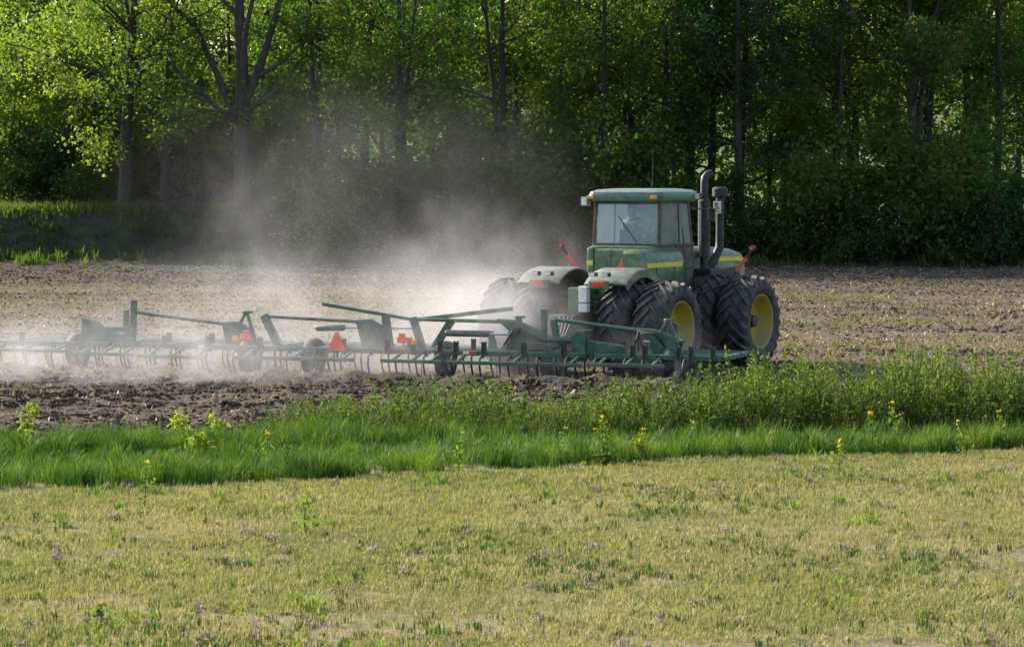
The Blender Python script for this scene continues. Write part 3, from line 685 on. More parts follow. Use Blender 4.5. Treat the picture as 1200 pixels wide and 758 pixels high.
for zone, X0, X1, n, lab in [('dust', 420, 580, 6, 'dark undergrowth shrub at the wood edge behind the dust'), ('left of cab', 580, 700, 5, 'dark undergrowth shrub at the wood edge just left of the cab'),
        ('cab', 700, 830, 4, 'dark undergrowth shrub at the wood edge behind the cab'), ('hood', 830, 960, 4, 'dark undergrowth shrub at the wood edge behind the hood'),
        ('gap', 960, 1080, 4, 'dark undergrowth shrub at the wood edge below the slim pale stems'), ('end', 1080, 1290, 7, 'dark undergrowth shrub at the wood edge at the far right')]:
    for i in range(n):
        X = X0 + (X1 - X0) * (i + rnd.uniform(0.1, 0.9)) / n; y = rnd.uniform(129.8, 134.5)
        plant(K[rnd.choice(['shrub', 'shrub', 'shrub2'])], 'shrub', px(X, y), y, lab, 'shrub', 'undergrowth shrubs, ' + zone, rnd.uniform(0.6, 1.5), None, rnd.choice([M['leaf_dark'], M['leaf_mid'], M['leaf_mid']]), parts=('stem', 'foliage'))
for i, (X, y, s) in enumerate([(-25, 143, 1.7), (12, 146, 1.9), (48, 144, 1.6), (85, 147, 1.9), (118, 145, 1.7), (160, 148, 1.8), (200, 146, 1.6), (232, 149, 1.9), (265, 147, 1.7), (305, 146, 1.8), (340, 147, 1.8)]):
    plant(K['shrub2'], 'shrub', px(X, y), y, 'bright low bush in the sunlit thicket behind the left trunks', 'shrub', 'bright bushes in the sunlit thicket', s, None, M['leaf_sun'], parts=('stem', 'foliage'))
# heap of dead brush under the leaning tree
g = np.random.default_rng(31); N = 2600
br = empty('brush_heap', (px(232, 138), 138, float(terrain(px(232, 138), 138)))); tag(br, 'brown heap of dead brush under the leaning tree', 'brush heap')
a = g.uniform(0, 6.283, N); rr = np.sqrt(g.uniform(0, 1, N)); Z = g.uniform(0, 1, N) * (1 - rr ** 2) * 2.7
me = quads_mesh('dead_leaves', leaf_quads(np.column_stack([np.cos(a) * rr * 2.6, np.sin(a) * rr * 1.6, Z]), 0.24, 0.4, 0.6, g), M['brush'])
o = bpy.data.objects.new('dead_leaves', me); COL.objects.link(o); o.parent = br; o['kind'] = 'stuff'
mb = MB()
for i in range(70):
    p = Vector((g.uniform(-2.2, 2.2), g.uniform(-1.2, 1.2), g.uniform(0, .6))); d = Vector((g.normal(), g.normal() * .5, abs(g.normal()) * .8)).normalized() * g.uniform(1, 2.2)
    mb.tube([p, p + d * .5 + Vector((0, 0, .1)), p + d], [.03, .022, .01], 4, cap=False)
mb.build('twigs', M['bark_pale'], br, recalc=False)['kind'] = 'stuff'
# fallen pale limb at right of the wood's foot
mb = MB(); mb.tube([(0, 0, 0), (.5, 0, .9), (1.2, .1, 1.9)], [.05, .04, .02], 6); mb.tube([(-.4, 0, 0), (-.3, .1, .8), (-.5, .1, 1.6)], [.045, .035, .015], 6)
o = mb.build('dead_branch', M['bark_pale'], smooth='all'); o.location = (px(1130, 130.5), 130.5, float(terrain(px(1130, 130.5), 130.5))); tag(o, 'bare pale dead branch leaning at the wood edge, far right', 'branch')

# the wood far behind: one mass
g = np.random.default_rng(32); N = 70000
X = g.uniform(-46, 48, N); Y = 168 + g.uniform(0, 12, N); keep = (X > -13 + g.normal(0, 2, N)) | (g.random(N) < 0.04); X, Y = X[keep], Y[keep]
Zt = 11 + 6 * vnoise(X, Y, 0.16, 61); Zz = 0.5 + g.uniform(0, 1, len(X)) * Zt; k2 = vnoise(X * 1.0 + Zz, Zz * 1.3, 0.55, 62) > 0.20; X, Y, Zz = X[k2], Y[k2], Zz[k2]
far = quads_mesh('far_wood', leaf_quads(np.column_stack([X, Y, terrain(X, Y) + Zz]), 0.4, 0.4, 0.7, g), M['leaf_mid'])
o = bpy.data.objects.new('far_wood', far); COL.objects.link(o); tag(o, 'mass of foliage far behind the wood edge', 'wood', kind='stuff')

# ------------------------------------------------------------------ hedge row of leafy shrubs, weeds with yellow flowers
def weed_mesh(seed, h, nst, leaf, nleaf, wdth, leafm):
    g = np.random.default_rng(seed); mb = MB(); C = []
    for i in range(nst):
        a = g.uniform(0, 6.283); r = wdth * math.sqrt(g.uniform(0, 1)) * 0.45; hh = h * g.uniform(0.45, 1.12); p = np.array([math.cos(a) * r, math.sin(a) * r, -0.05])
        d = np.array([math.cos(a) * 0.25 * g.uniform(0, 1.5), math.sin(a) * 0.25 * g.uniform(0, 1.5), 1]); P = [p]
        for k in range(5): d = unit(d + g.normal(size=3) * 0.09); P.append(P[-1] + d * hh / 5)
        mb.tube(P, [0.011, 0.010, 0.009, 0.007, 0.005, 0.003], 4, cap=False)
        for k in range(nleaf):
            t = 0.12 + 0.88 * g.random() ** 0.8; f = t * 5; j = min(int(f), 4); q = P[j] + (P[j + 1] - P[j]) * (f - j)
            C.append(q + g.normal(size=3) * np.array([1, 1, .5]) * (0.055 * (1.35 - t)))
    return mb, leaf_quads(np.array(C), leaf, 0.5, 0.42, g)
class Weed(Kind):
    def __init__(s, leafm, *a):
        mb, Q = weed_mesh(*a, leafm); s.leafm = leafm
        o = mb.build('stem', M['stem'], smooth='all', recalc=False); s.wood = o.data; bpy.data.objects.remove(o)
        s.leaf = quads_mesh('foliage', Q, leafm); s.alt = {}
HK = [Weed(M['leaf_hedge'], 40 + i, 1.15, 10, 0.055, 72, 0.62) for i in range(5)]
hedge = [(330, 0.55), (400, 0.62), (450, 0.75), (500, 0.85), (560, 0.82), (620, 0.80), (690, 0.84), (760, 0.86), (820, 0.98), (870, 1.22), (930, 1.28), (990, 1.15), (1050, 1.2), (1110, 1.32), (1180, 1.3), (1260, 1.3)]
hx = [a for a, _ in hedge]; hh_ = [b for _, b in hedge]
for zone, X0, X1, n, lab in [('left end', 325, 430, 20, 'low leafy shrub at the left end of the hedge row beyond the tall grass'), ('left', 430, 560, 24, 'knee high leafy shrub of the hedge row left of the middle weed'), ('middle', 560, 690, 26, 'knee high leafy shrub of the hedge row below the cultivator'),
        ('rear wheel', 690, 820, 26, 'leafy shrub of the hedge row below the rear wheels of the tractor'), ('front wheel', 820, 930, 28, 'waist high leafy shrub of the hedge row below the front wheel'),
        ('right', 930, 1070, 32, 'waist high leafy shrub of the hedge row right of the front wheel'), ('right end', 1070, 1260, 42, 'waist high leafy shrub at the right end of the hedge row')]:
    for i in range(n):
        X = X0 + (X1 - X0) * (i + rnd.uniform(-.4, 1.4)) / n; y = 47.6 + 0.10 * px(X, 48) + rnd.uniform(-0.9, 1.7)
        h = float(np.interp(X, hx, hh_)) * rnd.uniform(0.5, 1.2) / 1.15
        plant(rnd.choice(HK), 'hedge_shrub', px(X, y), y, lab, 'shrub', 'hedge shrubs, ' + zone, min(1.1, h + 0.25), None, None, h, dz=0.0, parts=('stem', 'foliage'))

def flower_weed(X, y, h, label, leafm=None, nfl=3, big=False, bushy=1.0, seed=0):
    g = np.random.default_rng(100 + seed); x = px(X, y)
    r = empty('flowering_weed', (x, y, float(terrain(x, y))), g.uniform(0, 6)); tag(r, label, 'weed', 'tall weeds along the meadow edge')
    mb = MB(); C = []; tips = []
    for i in range(max(1, nfl)):
        d = np.array([g.normal() * .12, g.normal() * .12, 1]); P = [np.array([g.normal() * .02, g.normal() * .02, -.03])]; hh = h * (1 if i == 0 else g.uniform(.65, .95))
        for k in range(6): d = unit(d + g.normal(size=3) * .07); P.append(P[-1] + d * hh / 6)
        mb.tube(P, list(np.linspace(.010, .004, 7)), 5, cap=False); tips.append(P[-1])
        for k in range(int((80 if big else 90) * bushy)):
            t = g.random() * .9; f = t * 6; j = min(int(f), 5); q = P[j] + (P[j + 1] - P[j]) * (f - j)
            C.append(q + g.normal(size=3) * np.array([1, 1, .6]) * (.075 * bushy * (1.25 - t)))
    mb.build('stem', M['stem'], r, smooth='all', recalc=False)
    me = quads_mesh('foliage', leaf_quads(np.array(C), .085 if big else .068, .6, .42, g), leafm or M['leaf_weed'])
    o = bpy.data.objects.new('foliage', me); COL.objects.link(o); o.parent = r; o['kind'] = 'stuff'
    for t in ([] if big else tips):
        Q = leaf_quads(t + g.normal(size=(7, 3)) * np.array([.022, .022, .012]), .034, 1.5, .8, g)
        o = bpy.data.objects.new('flower_head', quads_mesh('flower_head', Q, M['petal'])); COL.objects.link(o); o.parent = r
    return r
ff = [(24, 44.5, .78, 'yellow green broad leaved weed standing at the far left of the tall grass', M['leaf_yel'], 2, True, 1.5),
      (207, 45.5, .62, 'yellow green broad leaved weed, left one of the pair in the grass', M['leaf_yel'], 2, True, 1.4), (252, 45.2, .58, 'yellow green broad leaved weed, right one of the pair in the grass', M['leaf_yel'], 2, True, 1.3),
      (232, 43.4, .42, 'low yellow green weed at the foot of the pair in the grass', M['leaf_yel'], 3, True, 1.5),
      (167, 36.9, .62, 'single stemmed weed with orange flower left in the meadow before the grass', None, 1, False, 1.0), (357, 34.0, .62, 'branching flowering weed standing alone in the open meadow', None, 1, False, 1.6),
      (313, 41.5, .55, 'small flowering weed in front of the tall grass near the paired weeds', None, 1, False, .8), (540, 41.0, .62, 'upright orange topped weed before the grass at the middle', None, 1, False, 1.0),
      (648, 42.6, .55, 'short flowering weed between the two taller ones at the middle', None, 1, False, .8), (708, 42.0, .75, 'bushy flowering weed in the grass below the tractor', None, 3, False, 1.3),
      (748, 42.4, .52, 'thin flowering weed right beside the bushy one', None, 2, False, .8), (812, 44.0, .5, 'flowering weed at the grass edge below the front wheel', None, 1, False, .8),
      (898, 43.6, .4, 'low flowering weed on the meadow below the hedge', None, 1, False, .8), (988, 40.0, .6, 'leafy weed without tall neighbours standing on the right of the meadow', None, 1, False, 1.5),
      (1026, 44.0, .7, 'flowering weed left of the twin headed one at the right hedge', None, 2, False, .9), (1052, 45.0, .8, 'tallest flowering weed before the right hedge', None, 2, False, .9),
      (1136, 43.4, .62, 'leafy flowering weed in front of the right part of the grass', None, 1, False, 1.3), (1174, 45.0, .62, 'slender flowering weed nearest the right edge', None, 1, False, .7),
      (115, 27.2, .24, 'small bright weed at the bottom left of the meadow', None, 1, False, 1.0)]
for i, (X, y, h, lab, lm, nf, big, bu) in enumerate(ff): flower_weed(X, y, h, lab, lm, nf, big, bu, i)

# ------------------------------------------------------------------ wheels
def tyre_mb(Rad, W, lugs, lug_h):
    mb = MB(); r = Rad - lug_h
    prof = [(r * 0.60, -W * .40), (r * .66, -W * .49), (r * .80, -W * .52), (r * .91, -W * .50), (r * .965, -W * .44), (r * .99, -W * .25), (r, 0), (r * .99, W * .25), (r * .965, W * .44), (r * .91, W * .50), (r * .80, W * .52), (r * .66, W * .49), (r * .60, W * .40)]
    mb.lathe_y(prof, 48)
    def rr(t): return r * (1 - 0.035 * (t * 2) ** 2)
    for s in (-1, 1):
        for k in range(lugs):
            a0 = 2 * math.pi * (k + (0.5 if s > 0 else 0)) / lugs; secs = []
            for j, t in enumerate((-.02, .14, .28, .40, .485, .515)):
                a = a0 + 0.62 * t * 1.3; top = rr(t) + lug_h; bot = rr(t) - .02
                if j == 4: top = rr(.49) + lug_h * .75
                if j == 5: top = r * .90 + .012; bot = r * .86
                hw = 0.030 / Rad * (1.15 if j > 2 else 1); y = s * t * W
                secs.append([(q * math.cos(a + e), y, q * math.sin(a + e)) for q, e in ((bot, -hw * 1.5), (top, -hw), (top, hw), (bot, hw * 1.5))])
            vs = [p for q in secs for p in q]; fs = []
            for j in range(5):
                for m_ in range(3): fs.append((j * 4 + m_, j * 4 + m_ + 1, j * 4 + m_ + 5, j * 4 + m_ + 4))
            fs += [(0, 1, 2, 3), (23, 22, 21, 20)]
            mb.faces(vs, fs)
    return mb

def make_wheel(parent, loc, out, deep, rimmat):
    """out: +1 the outer face looks to +Y, -1 to -Y. The rim is the wheel mesh, the tyre and hub hang on it."""
    s = out; W = .70; mb = MB()
    mb.lathe_y([(.60, s * .30), (.585, s * .325), (.56, s * .315), (.545, s * .26), (.52, s * .20), (.50, s * .02), (.47, s * (-.02 if deep else .12)), (.24, s * (-.05 if deep else .15)), (.22, s * (.0 if deep else .2)), (.0, s * (.0 if deep else .2))], 40)
    mb.lathe_y([(.60, -s * .30), (.585, -s * .325), (.55, -s * .30), (.52, -s * .2), (.50, s * .0)], 40)
    w_ = mb.build('wheel', rimmat, parent, smooth=True, loc=loc)
    t = bpy.data.objects.new('tyre', TYRE); COL.objects.link(t); t.parent = w_; t.scale = (1, s, 1)
    hb = MB(); hb.lathe_y([(.17, s * (-.05 if deep else .16)), (.16, s * .06 + (0 if deep else s * .16)), (.10, s * .09 + (0 if deep else s * .16)), (0, s * .09 + (0 if deep else s * .16))], 20)
    for k in range(10):
        a = 2 * math.pi * k / 10; hb.tube([(math.cos(a) * .2, s * (-.06 if deep else .14), math.sin(a) * .2), (math.cos(a) * .2, s * (.03 if deep else .235), math.sin(a) * .2)], .018, 6)
    hb.build('hub', M['black'] if deep else rimmat, w_, smooth=True)
    return w_
tb = tyre_mb(1.0, .70, 21, .055).build('tyre', M['tyre'], smooth=True); TYRE = tb.data; bpy.data.objects.remove(tb)

# ------------------------------------------------------------------ tractor: local X forward, Y left, Z up; origin under the rear axle
TR = empty('tractor', (1.62, 60.9, 0.0), R(90 - 30))
tag(TR, 'green articulated four wheel drive tractor with dual wheels and yellow rims', 'tractor')
WB = 3.85
for ax in (0.0, WB):
    for y, out, deep in ((-1.83, -1, True), (-1.0, -1, False), (1.0, 1, False), (1.83, 1, True)):
        make_wheel(TR, (ax, y, 1.0), out, deep, M['yellow'])
    mb = MB(); mb.tube([(ax, -2.0, 1.0), (ax, 2.0, 1.0)], .13, 12); mb.box((ax, 0, 1.0), (.5, .9, .55)); mb.build('axle', M['black'], TR, smooth=True)
mb = MB(); mb.box((.1, 0, 1.05), (2.6, .62, .5)); mb.box((3.95, 0, 1.1), (4.0, .7, .55)); mb.tube([(1.55, 0, .75), (1.55, 0, 1.5)], .14, 12); mb.box((-1.05, 0, .75), (.7, .5, .3)); mb.box((-1.5, 0, .55), (.8, .14, .08))
mb.build('chassis', M['black'], TR, bevel=.02)
# hood: cross section lofted along X
def loft(secs, name, m, bevel=.0, smooth=True, parent=TR):
    mb = MB(); n = len(secs[0]); vs = [p for s in secs for p in s]; fs = []
    for i in range(len(secs) - 1):
        for k in range(n):
            k2 = (k + 1) % n; fs.append((i * n + k, i * n + k2, (i + 1) * n + k2, (i + 1) * n + k))
    fs += [tuple(range(n)), tuple(reversed(range((len(secs) - 1) * n, len(secs) * n)))]
    mb.faces(vs, fs); return mb.build(name, m, parent, smooth=smooth, bevel=bevel)
def hoodsec(x, hw, z0, z1, cr=.16):
    P = [(hw, z0), (hw, z1 - cr)] + [(hw - cr + cr * math.cos(a), z1 - cr + cr * math.sin(a) * .9) for a in (.5, 1.0, 1.57)]
    P = P + [(-y, z) for y, z in reversed(P)]
    return [(x, y, z) for y, z in P]
loft([hoodsec(3.3, .60, 1.35, 2.62), hoodsec(4.6, .60, 1.35, 2.60), hoodsec(5.8, .57, 1.38, 2.52), hoodsec(6.3, .54, 1.42, 2.45, .2), hoodsec(6.5, .48, 1.5, 2.32, .24)], 'hood', M['green'])
mb = MB()
mb.box((6.51, 0, 1.9), (.04, .8, .72))
for k in range(9): mb.box((6.535, 0, 1.6 + k * .075), (.02, .78, .02))
mb.build('grille', M['black'], TR)
for s in (-1, 1):
    mb = MB(); mb.prism([(4.0, 2.27), (5.9, 2.235), (6.35, 2.20), (6.35, 2.27), (5.9, 2.325), (4.0, 2.37)], 'y', s * .605, s * .585); mb.build('stripe', M['stripe'], TR)
    mb = MB(); mb.box((5.2, s * .60, 1.85), (1.6, .02, .5))
    for k in range(8): mb.box((4.55 + k * .185, s * .613, 1.85), (.05, .016, .44))
    mb.build('side_grille', M['black'], TR)
# cab base, tanks
loft([[(x, y, z) for y, z in ((.78, 1.5), (.82, 2.0), (.80, 2.62), (.7, 2.66), (-.7, 2.66), (-.80, 2.62), (-.82, 2.0), (-.78, 1.5))] for x in (1.42, 2.40)], 'cab_base', M['green'], bevel=.03, smooth=False)
mb = MB(); mb.box((2.86, 0, 1.85), (.90, 1.5, .6)); mb.build('cab_floor', M['black'], TR, bevel=.03)
for s in (-1, 1):
    mb = MB(); mb.box((2.86, s * .755, 2.40), (.88, .05, .5)); mb.build('door_panel', M['black'], TR, bevel=.015)
mb = MB(); mb.box((3.28, 0, 2.40), (.05, 1.46, .5)); mb.build('firewall', M['black'], TR, bevel=.015)
for s in (-1,):
    def tk_(x, d=0): return [(x, s * y, z) for y, z in ((.45, 1.62 + d), (.88, 1.62 + d), (.97, 1.75 + d), (.98, 2.36 - d), (.93, 2.52 - d), (.80, 2.60 - d), (.45, 2.60 - d))]
    loft([tk_(.62, .08), tk_(.72), tk_(2.38), tk_(2.46, .05)], 'fuel_tank', M['green'])
    mb = MB(); mb.box((1.52, s * .985, 2.27), (1.62, .014, .10)); mb.build('stripe', M['stripe'], TR)
mb = MB(); mb.box((1.28, -.02, 2.05), (.22, 1.12, 1.10)); mb.build('rear_panel', M['green'], TR, bevel=.05)
mb = MB(); mb.box((1.30, .62, 2.06), (.30, .17, 1.14)); mb.build('corner_panel', M['green'], TR, bevel=.05)
mb = MB(); mb.box((1.146, .62, 2.30), (.012, .15, .10)); mb.build('stripe', M['stripe'], TR)
mb = MB(); mb.prism([(-.30, 2.16), (-.02, 2.16), (-.16, 2.42)], 'x', 1.145, 1.16); mb.build('warning_triangle', M['smv'], TR)['label'] = 'orange red warning triangle on the rear panel'
# fenders over the inner rear wheels
for s in (-1, 1):
    mb = MB(); vs = []; fs = []; N = 12; y0, y1 = .30, 1.28
    for i in range(N + 1):
        a = R(131 - 99 * i / N); ro = 1.30 + .03 * math.sin(i)
        ro = 1.22
        for (q, y) in ((ro - .16, y1 + .0), (ro, y1), (ro + .03, y1 - .1), (ro + .03, y0 + .1), (ro, y0), (ro - .03, y0), (ro - .03, y1 - .04), (ro - .16, y1 - .03)):
            vs.append((q * math.cos(a), s * y, 1.0 + q * math.sin(a)))
    for i in range(N):
        for k in range(8): fs.append((i * 8 + k, i * 8 + (k + 1) % 8, i * 8 + 8 + (k + 1) % 8, i * 8 + 8 + k))
    fs += [tuple(range(8)), tuple(reversed(range(N * 8, N * 8 + 8)))]
    mb.faces(vs, fs); fe = mb.build('fender', M['fender'], TR, smooth=True)
    mb = MB(); mb.box((-.90, s * .70, 1.92), (.10, .46, .18)); mb.build('lamp_panel', M['green'], TR, bevel=.03)
    mb = MB(); mb.box((-.955, s * .72, 1.94), (.03, .28, .10)); mb.build('tail_light', M['red'], TR, bevel=.01)
    for y in (.52, .82):
        mb = MB(); mb.box((-.80, s * y, 2.13), (.14, .17, .09)); lb = mb.build('work_light', M['black'], TR, bevel=.02)
        mb = MB(); mb.box((-.878, s * y, 2.13), (.02, .13, .065)); mb.build('lens', M['white'], lb)
# coupler box left of the right fender; its white stands for sunlight on it
mb = MB(); mb.box((-.86, -.34, 1.72), (.16, .20, .34)); mb.box((-.86, -.34, 1.44), (.16, .20, .18)); mb.build('hose_coupler_box', M['white'], TR, bevel=.02)
mb = MB(); mb.box((-.55, -.10, 1.5), (.5, .36, .7)); mb.build('hitch_housing', M['green'], TR, bevel=.03)
mb = MB()
for k in range(4): mb.tube([(-.95, -.3 + .1 * k, 1.35), (-1.25, -.28 + .1 * k, 1.25), (-1.4, -.2 + .06 * k, .9), (-1.6, -.05 + .03 * k, .7)], .018, 6)
mb.build('hydraulic_hose', M['black'], TR, smooth='all')
# cab: pillars, roof, glass
cx0, cx1, cz0, cz1 = 1.62, 3.30, 2.66, 3.58
pill = {}
for nm, x0, y0, x1, y1 in (('rr', cx0 + .03, -.78, cx0 + .10, -.76), ('rl', cx0 + .03, .78, cx0 + .10, .76), ('fr', cx1 - .05, -.74, cx1 - .22, -.72), ('fl', cx1 - .05, .74, cx1 - .22, .72)):
    mb = MB(); mb.bar((x0, y0, cz0 - .02), (x1, y1, cz1 + .02), .075, .075, up=(1, 0, 0)); mb.build('pillar', M['black'], TR, bevel=.012)
for s in (-1, 1):
    mb = MB(); mb.bar((2.55, s * .79, cz0), (2.55, s * .765, cz1), .05, .05, up=(1, 0, 0)); mb.build('door_pillar', M['black'], TR)
def pane(name, P, th=.012, g='glass'):
    P = [Vector(p) for p in P]; nn = (P[1] - P[0]).cross(P[3] - P[0]).normalized() * th
    mb = MB(); mb.faces(P + [p + nn for p in P], [(0, 1, 2, 3), (7, 6, 5, 4), (0, 4, 5, 1), (1, 5, 6, 2), (2, 6, 7, 3), (3, 7, 4, 0)])
    return mb.build(name, M[g], TR)
pane('rear_window', [(cx0 + .03, .74, cz0 + .02), (cx0 + .03, -.74, cz0 + .02), (cx0 + .10, -.72, cz1), (cx0 + .10, .72, cz1)])
pane('windscreen', [(cx1 - .05, .70, cz0 + .02), (cx1 - .05, -.70, cz0 + .02), (cx1 - .22, -.68, cz1), (cx1 - .22, .68, cz1)])
for s in (-1, 1):
    pane('side_window', [(cx0 + .08, s * .785, cz0 + .02), (2.52, s * .79, cz0 + .02), (2.52, s * .765, cz1), (cx0 + .14, s * .76, cz1)], g='glass_side' if s < 0 else 'glass')
    pane('door_window', [(2.58, s * .79, cz0 + .02), (cx1 - .10, s * .75, cz0 + .02), (cx1 - .26, s * .73, cz1), (2.58, s * .765, cz1)], g='glass_side' if s < 0 else 'glass')
for a_, b_ in (((cx0, -.8, cz0 + .01), (cx0, .8, cz0 + .01)), ((cx0 + .1, -.8, cz1), (cx0 + .1, .8, cz1))):
    mb = MB(); mb.bar(a_, b_, .05, .07); mb.build('window_rail', M['black'], TR, bevel=.01)
for s in (-1, 1):
    for a_, b_ in (((cx0 + .03, s * .8, cz0 + .01), (cx1, s * .78, cz0 + .01)), ((cx0 + .13, s * .77, cz1), (cx1 - .2, s * .75, cz1))):
        mb = MB(); mb.bar(a_, b_, .05, .07); mb.build('window_rail', M['black'], TR, bevel=.01)
def rf(z, e, r=.16):
    x0, x1, y = cx0 - .08 - e, cx1 + .08 + e, .88 + e; P = []
    for cxx, cyy, a0 in ((x1 - r, y - r, 0), (x0 + r, y - r, 90), (x0 + r, -y + r, 180), (x1 - r, -y + r, 270)):
        for k in range(5): a = R(a0 + 22.5 * k); P.append((cxx + r * math.cos(a), cyy + r * math.sin(a), z))
    return P
loft([rf(3.60, -.05), rf(3.62, .0), rf(3.72, .03), rf(3.80, .0), rf(3.85, -.10), rf(3.875, -.35)], 'roof', M['roofgreen'])
for y, m in ((.80, 'amber'), (-.72, 'amber')):
    mb = MB(); mb.box((cx0 - .105, y, 3.69), (.05, .16, .075)); mb.build('marker_light', M[m], TR, bevel=.012)
for s in (-1, 1):
    mb = MB(); mb.box((cx1 - .1, s * .95, 3.70), (.16, .10, .13)); wl = mb.build('work_light', M['black'], TR, bevel=.02)
    mb = MB(); mb.box((cx1 - .19, s * .95, 3.70), (.02, .085, .11)); mb.build('lens', M['white'], wl)
mb = MB(); mb.box((cx0 - .02, .96, 3.60), (.16, .16, .20)); mb.bar((cx0 + .05, .85, 3.66), (cx0 - .02, .96, 3.66), .03, .03); wl = mb.build('work_light', M['steel'], TR, bevel=.03)
mb = MB(); mb.box((cx0 - .105, .96, 3.60), (.02, .12, .15)); mb.build('lens', M['white'], wl)
mb = MB(); mb.tube([(2.25, -.30, 3.86), (2.25, -.30, 3.95), (2.27, -.30, 4.0), (2.33, -.28, 4.62)], [.025, .02, .010, .006], 6); mb.build('aerial', M['black'], TR)
# mirrors
mb = MB(); mb.bar((3.1, -.80, 3.45), (3.35, -1.15, 3.42), .025, .025); mb.box((3.36, -1.18, 3.30), (.05, .17, .30)); mb.build('mirror', M['black'], TR, bevel=.01)
# interior
mb = MB(); mb.box((2.25, 0.16, 2.68), (.5, .5, .12)); mb.box((2.02, 0.16, 2.84), (.10, .40, .32)); mb.box((2.3, 0, 2.45), (.3, .3, .4)); mb.build('seat', M['seat'], TR, bevel=.04)
mb = MB(); mb.box((2.45, -.42, 2.85), (.6, .16, .2)); mb.build('console', M['interior'], TR, bevel=.03)
mb = MB(); mb.bar((3.1, 0, 2.2), (2.86, 0.16, 2.88), .09, .09); mb.box((3.12, 0.1, 2.75), (.14, .5, .3)); mb.build('steering_column', M['interior'], TR, bevel=.02)
mb = MB(); q = Quaternion((0, 1, 0), R(-28)); C = Vector((2.84, 0.16, 2.90))
mb.tube([C + q @ Vector((math.cos(a) * .2, math.sin(a) * .2, 0)) for a in np.linspace(0, 2 * math.pi, 21)], .015, 6, cap=False)
for a in (0, 2.1, 4.2): mb.bar(C, C + q @ Vector((math.cos(a) * .2, math.sin(a) * .2, 0)), .02, .015)
mb.build('steering_wheel', M['black'], TR, smooth='all')
# exhaust stack and air intake
mb = MB(); sx, sy = 3.85, -.76
mb.tube([(sx, sy, 2.0), (sx, sy, 2.35), (sx, sy, 2.36), (sx, sy, 3.60), (sx, sy, 3.64)], [.085, .085, .135, .135, .085], 16)
mb.tube([(sx, sy, 3.6), (sx, sy, 4.0), (sx + .02, sy, 4.10), (sx + .09, sy - .03, 4.17), (sx + .20, sy - .06, 4.20)], .085, 14)
mb.build('exhaust_stack', M['soot'], TR, smooth=True)
mb = MB(); mb.box((sx - .15, sy + .02, 2.95), (.015, .05, 1.15)); mb.build('stack_strip', M['chrome'], TR)  # thin chrome strip up the rear of the stack
mb = MB(); ix = 4.55; iy = -.80
mb.tube([(ix - .35, -.6, 2.05), (ix - .18, -.72, 2.25), (ix - .02, iy, 2.55), (ix, iy, 2.75), (ix, iy, 3.72)], [.10, .10, .095, .09, .09], 14)
mb.build('air_intake', M['soot'], TR, smooth=True)
mb = MB(); mb.tube([(ix, iy, 3.66), (ix, iy, 3.70), (ix, iy, 3.86), (ix, iy, 3.90)], [.10, .17, .17, .12], 16); mb.build('pre_cleaner_cap', M['soot'], TR, smooth=True)
mb = MB(); mb.box((ix - .16, iy - .02, 3.45), (.10, .16, .28)); mb.build('work_light', M['chrome'], TR, bevel=.02)
mb = MB(); mb.box((4.1, -.80, 1.85), (.9, .45, .55)); mb.box((3.5, -.78, 1.6), (.5, .4, .4)); mb.tube([(3.7, -.8, 1.9), (4.3, -.8, 1.95)], .2, 12); mb.build('muffler_housing', M['soot'], TR, bevel=.04)
# ladder between the right wheels
mb = MB()
for x in (1.75, 2.2): mb.bar((x, -1.05, .55), (x, -.9, 1.7), .03, .05)
for k in range(4): mb.box((1.975, -1.04 + .045 * k, .6 + .3 * k), (.5, .16, .03))
mb.build('ladder', M['black'], TR)
mb = MB(); mb.tube([(2.45, -1.0, 1.3), (2.45, -1.02, 2.0), (2.5, -.95, 2.6), (2.6, -.86, 3.0)], .015, 6); mb.tube([(1.6, -1.06, .95), (1.62, -1.1, 2.0)], .014, 6); mb.build('handrail', M['black'], TR, smooth='all')
for x, y, z, h in ((4.85, -.606, 2.0, .8), (5.95, -.585, 2.0, .8), (1.15, -.986, 2.05, .62), (2.0, -.986, 2.05, .62)):
    mb = MB(); mb.box((x, y, z), (.014, .006, h)); mb.build('panel_seam', M['soot'], TR)
mb = MB(); mb.bar((1.645, -.25, 2.72), (1.69, .22, 3.28), .018, .018); mb.build('wiper', M['soot'], TR)
for y in (-.28, .12): mb = MB(); mb.box((1.168, y, 2.36), (.006, .012, .46)); mb.build('panel_seam', M['soot'], TR)
# wide warning lamps on arms
for s in (-1, 1):
    p0 = Vector((2.95, s * .95, 1.55)); p1 = Vector((3.0, s * 1.75, 1.85)); p2 = Vector((3.0, s * 2.33, 2.58))
    mb = MB(); mb.tube([p0, p1, p2], .028, 8); arm = mb.build('warning_arm', M['black'], TR)
    mb = MB(); mb.bar(p1 + (p2 - p1) * .35, p1 + (p2 - p1) * .75, .06, .06, up=(1, 0, 0)); mb.build('red_strip', M['smv'], arm)
    mb = MB(); mb.tube([p2 + Vector((-.05, 0, .03)), p2 + Vector((.05, 0, .03))], .06, 14); mb.build('lamp_housing', M['black'], arm, smooth=True)
    mb = MB(); mb.tube([p2 + Vector((-.07, 0, .03)), p2 + Vector((-.05, 0, .03))], .045, 14); mb.build('lamp_lens', M['smv'], arm, smooth=True)

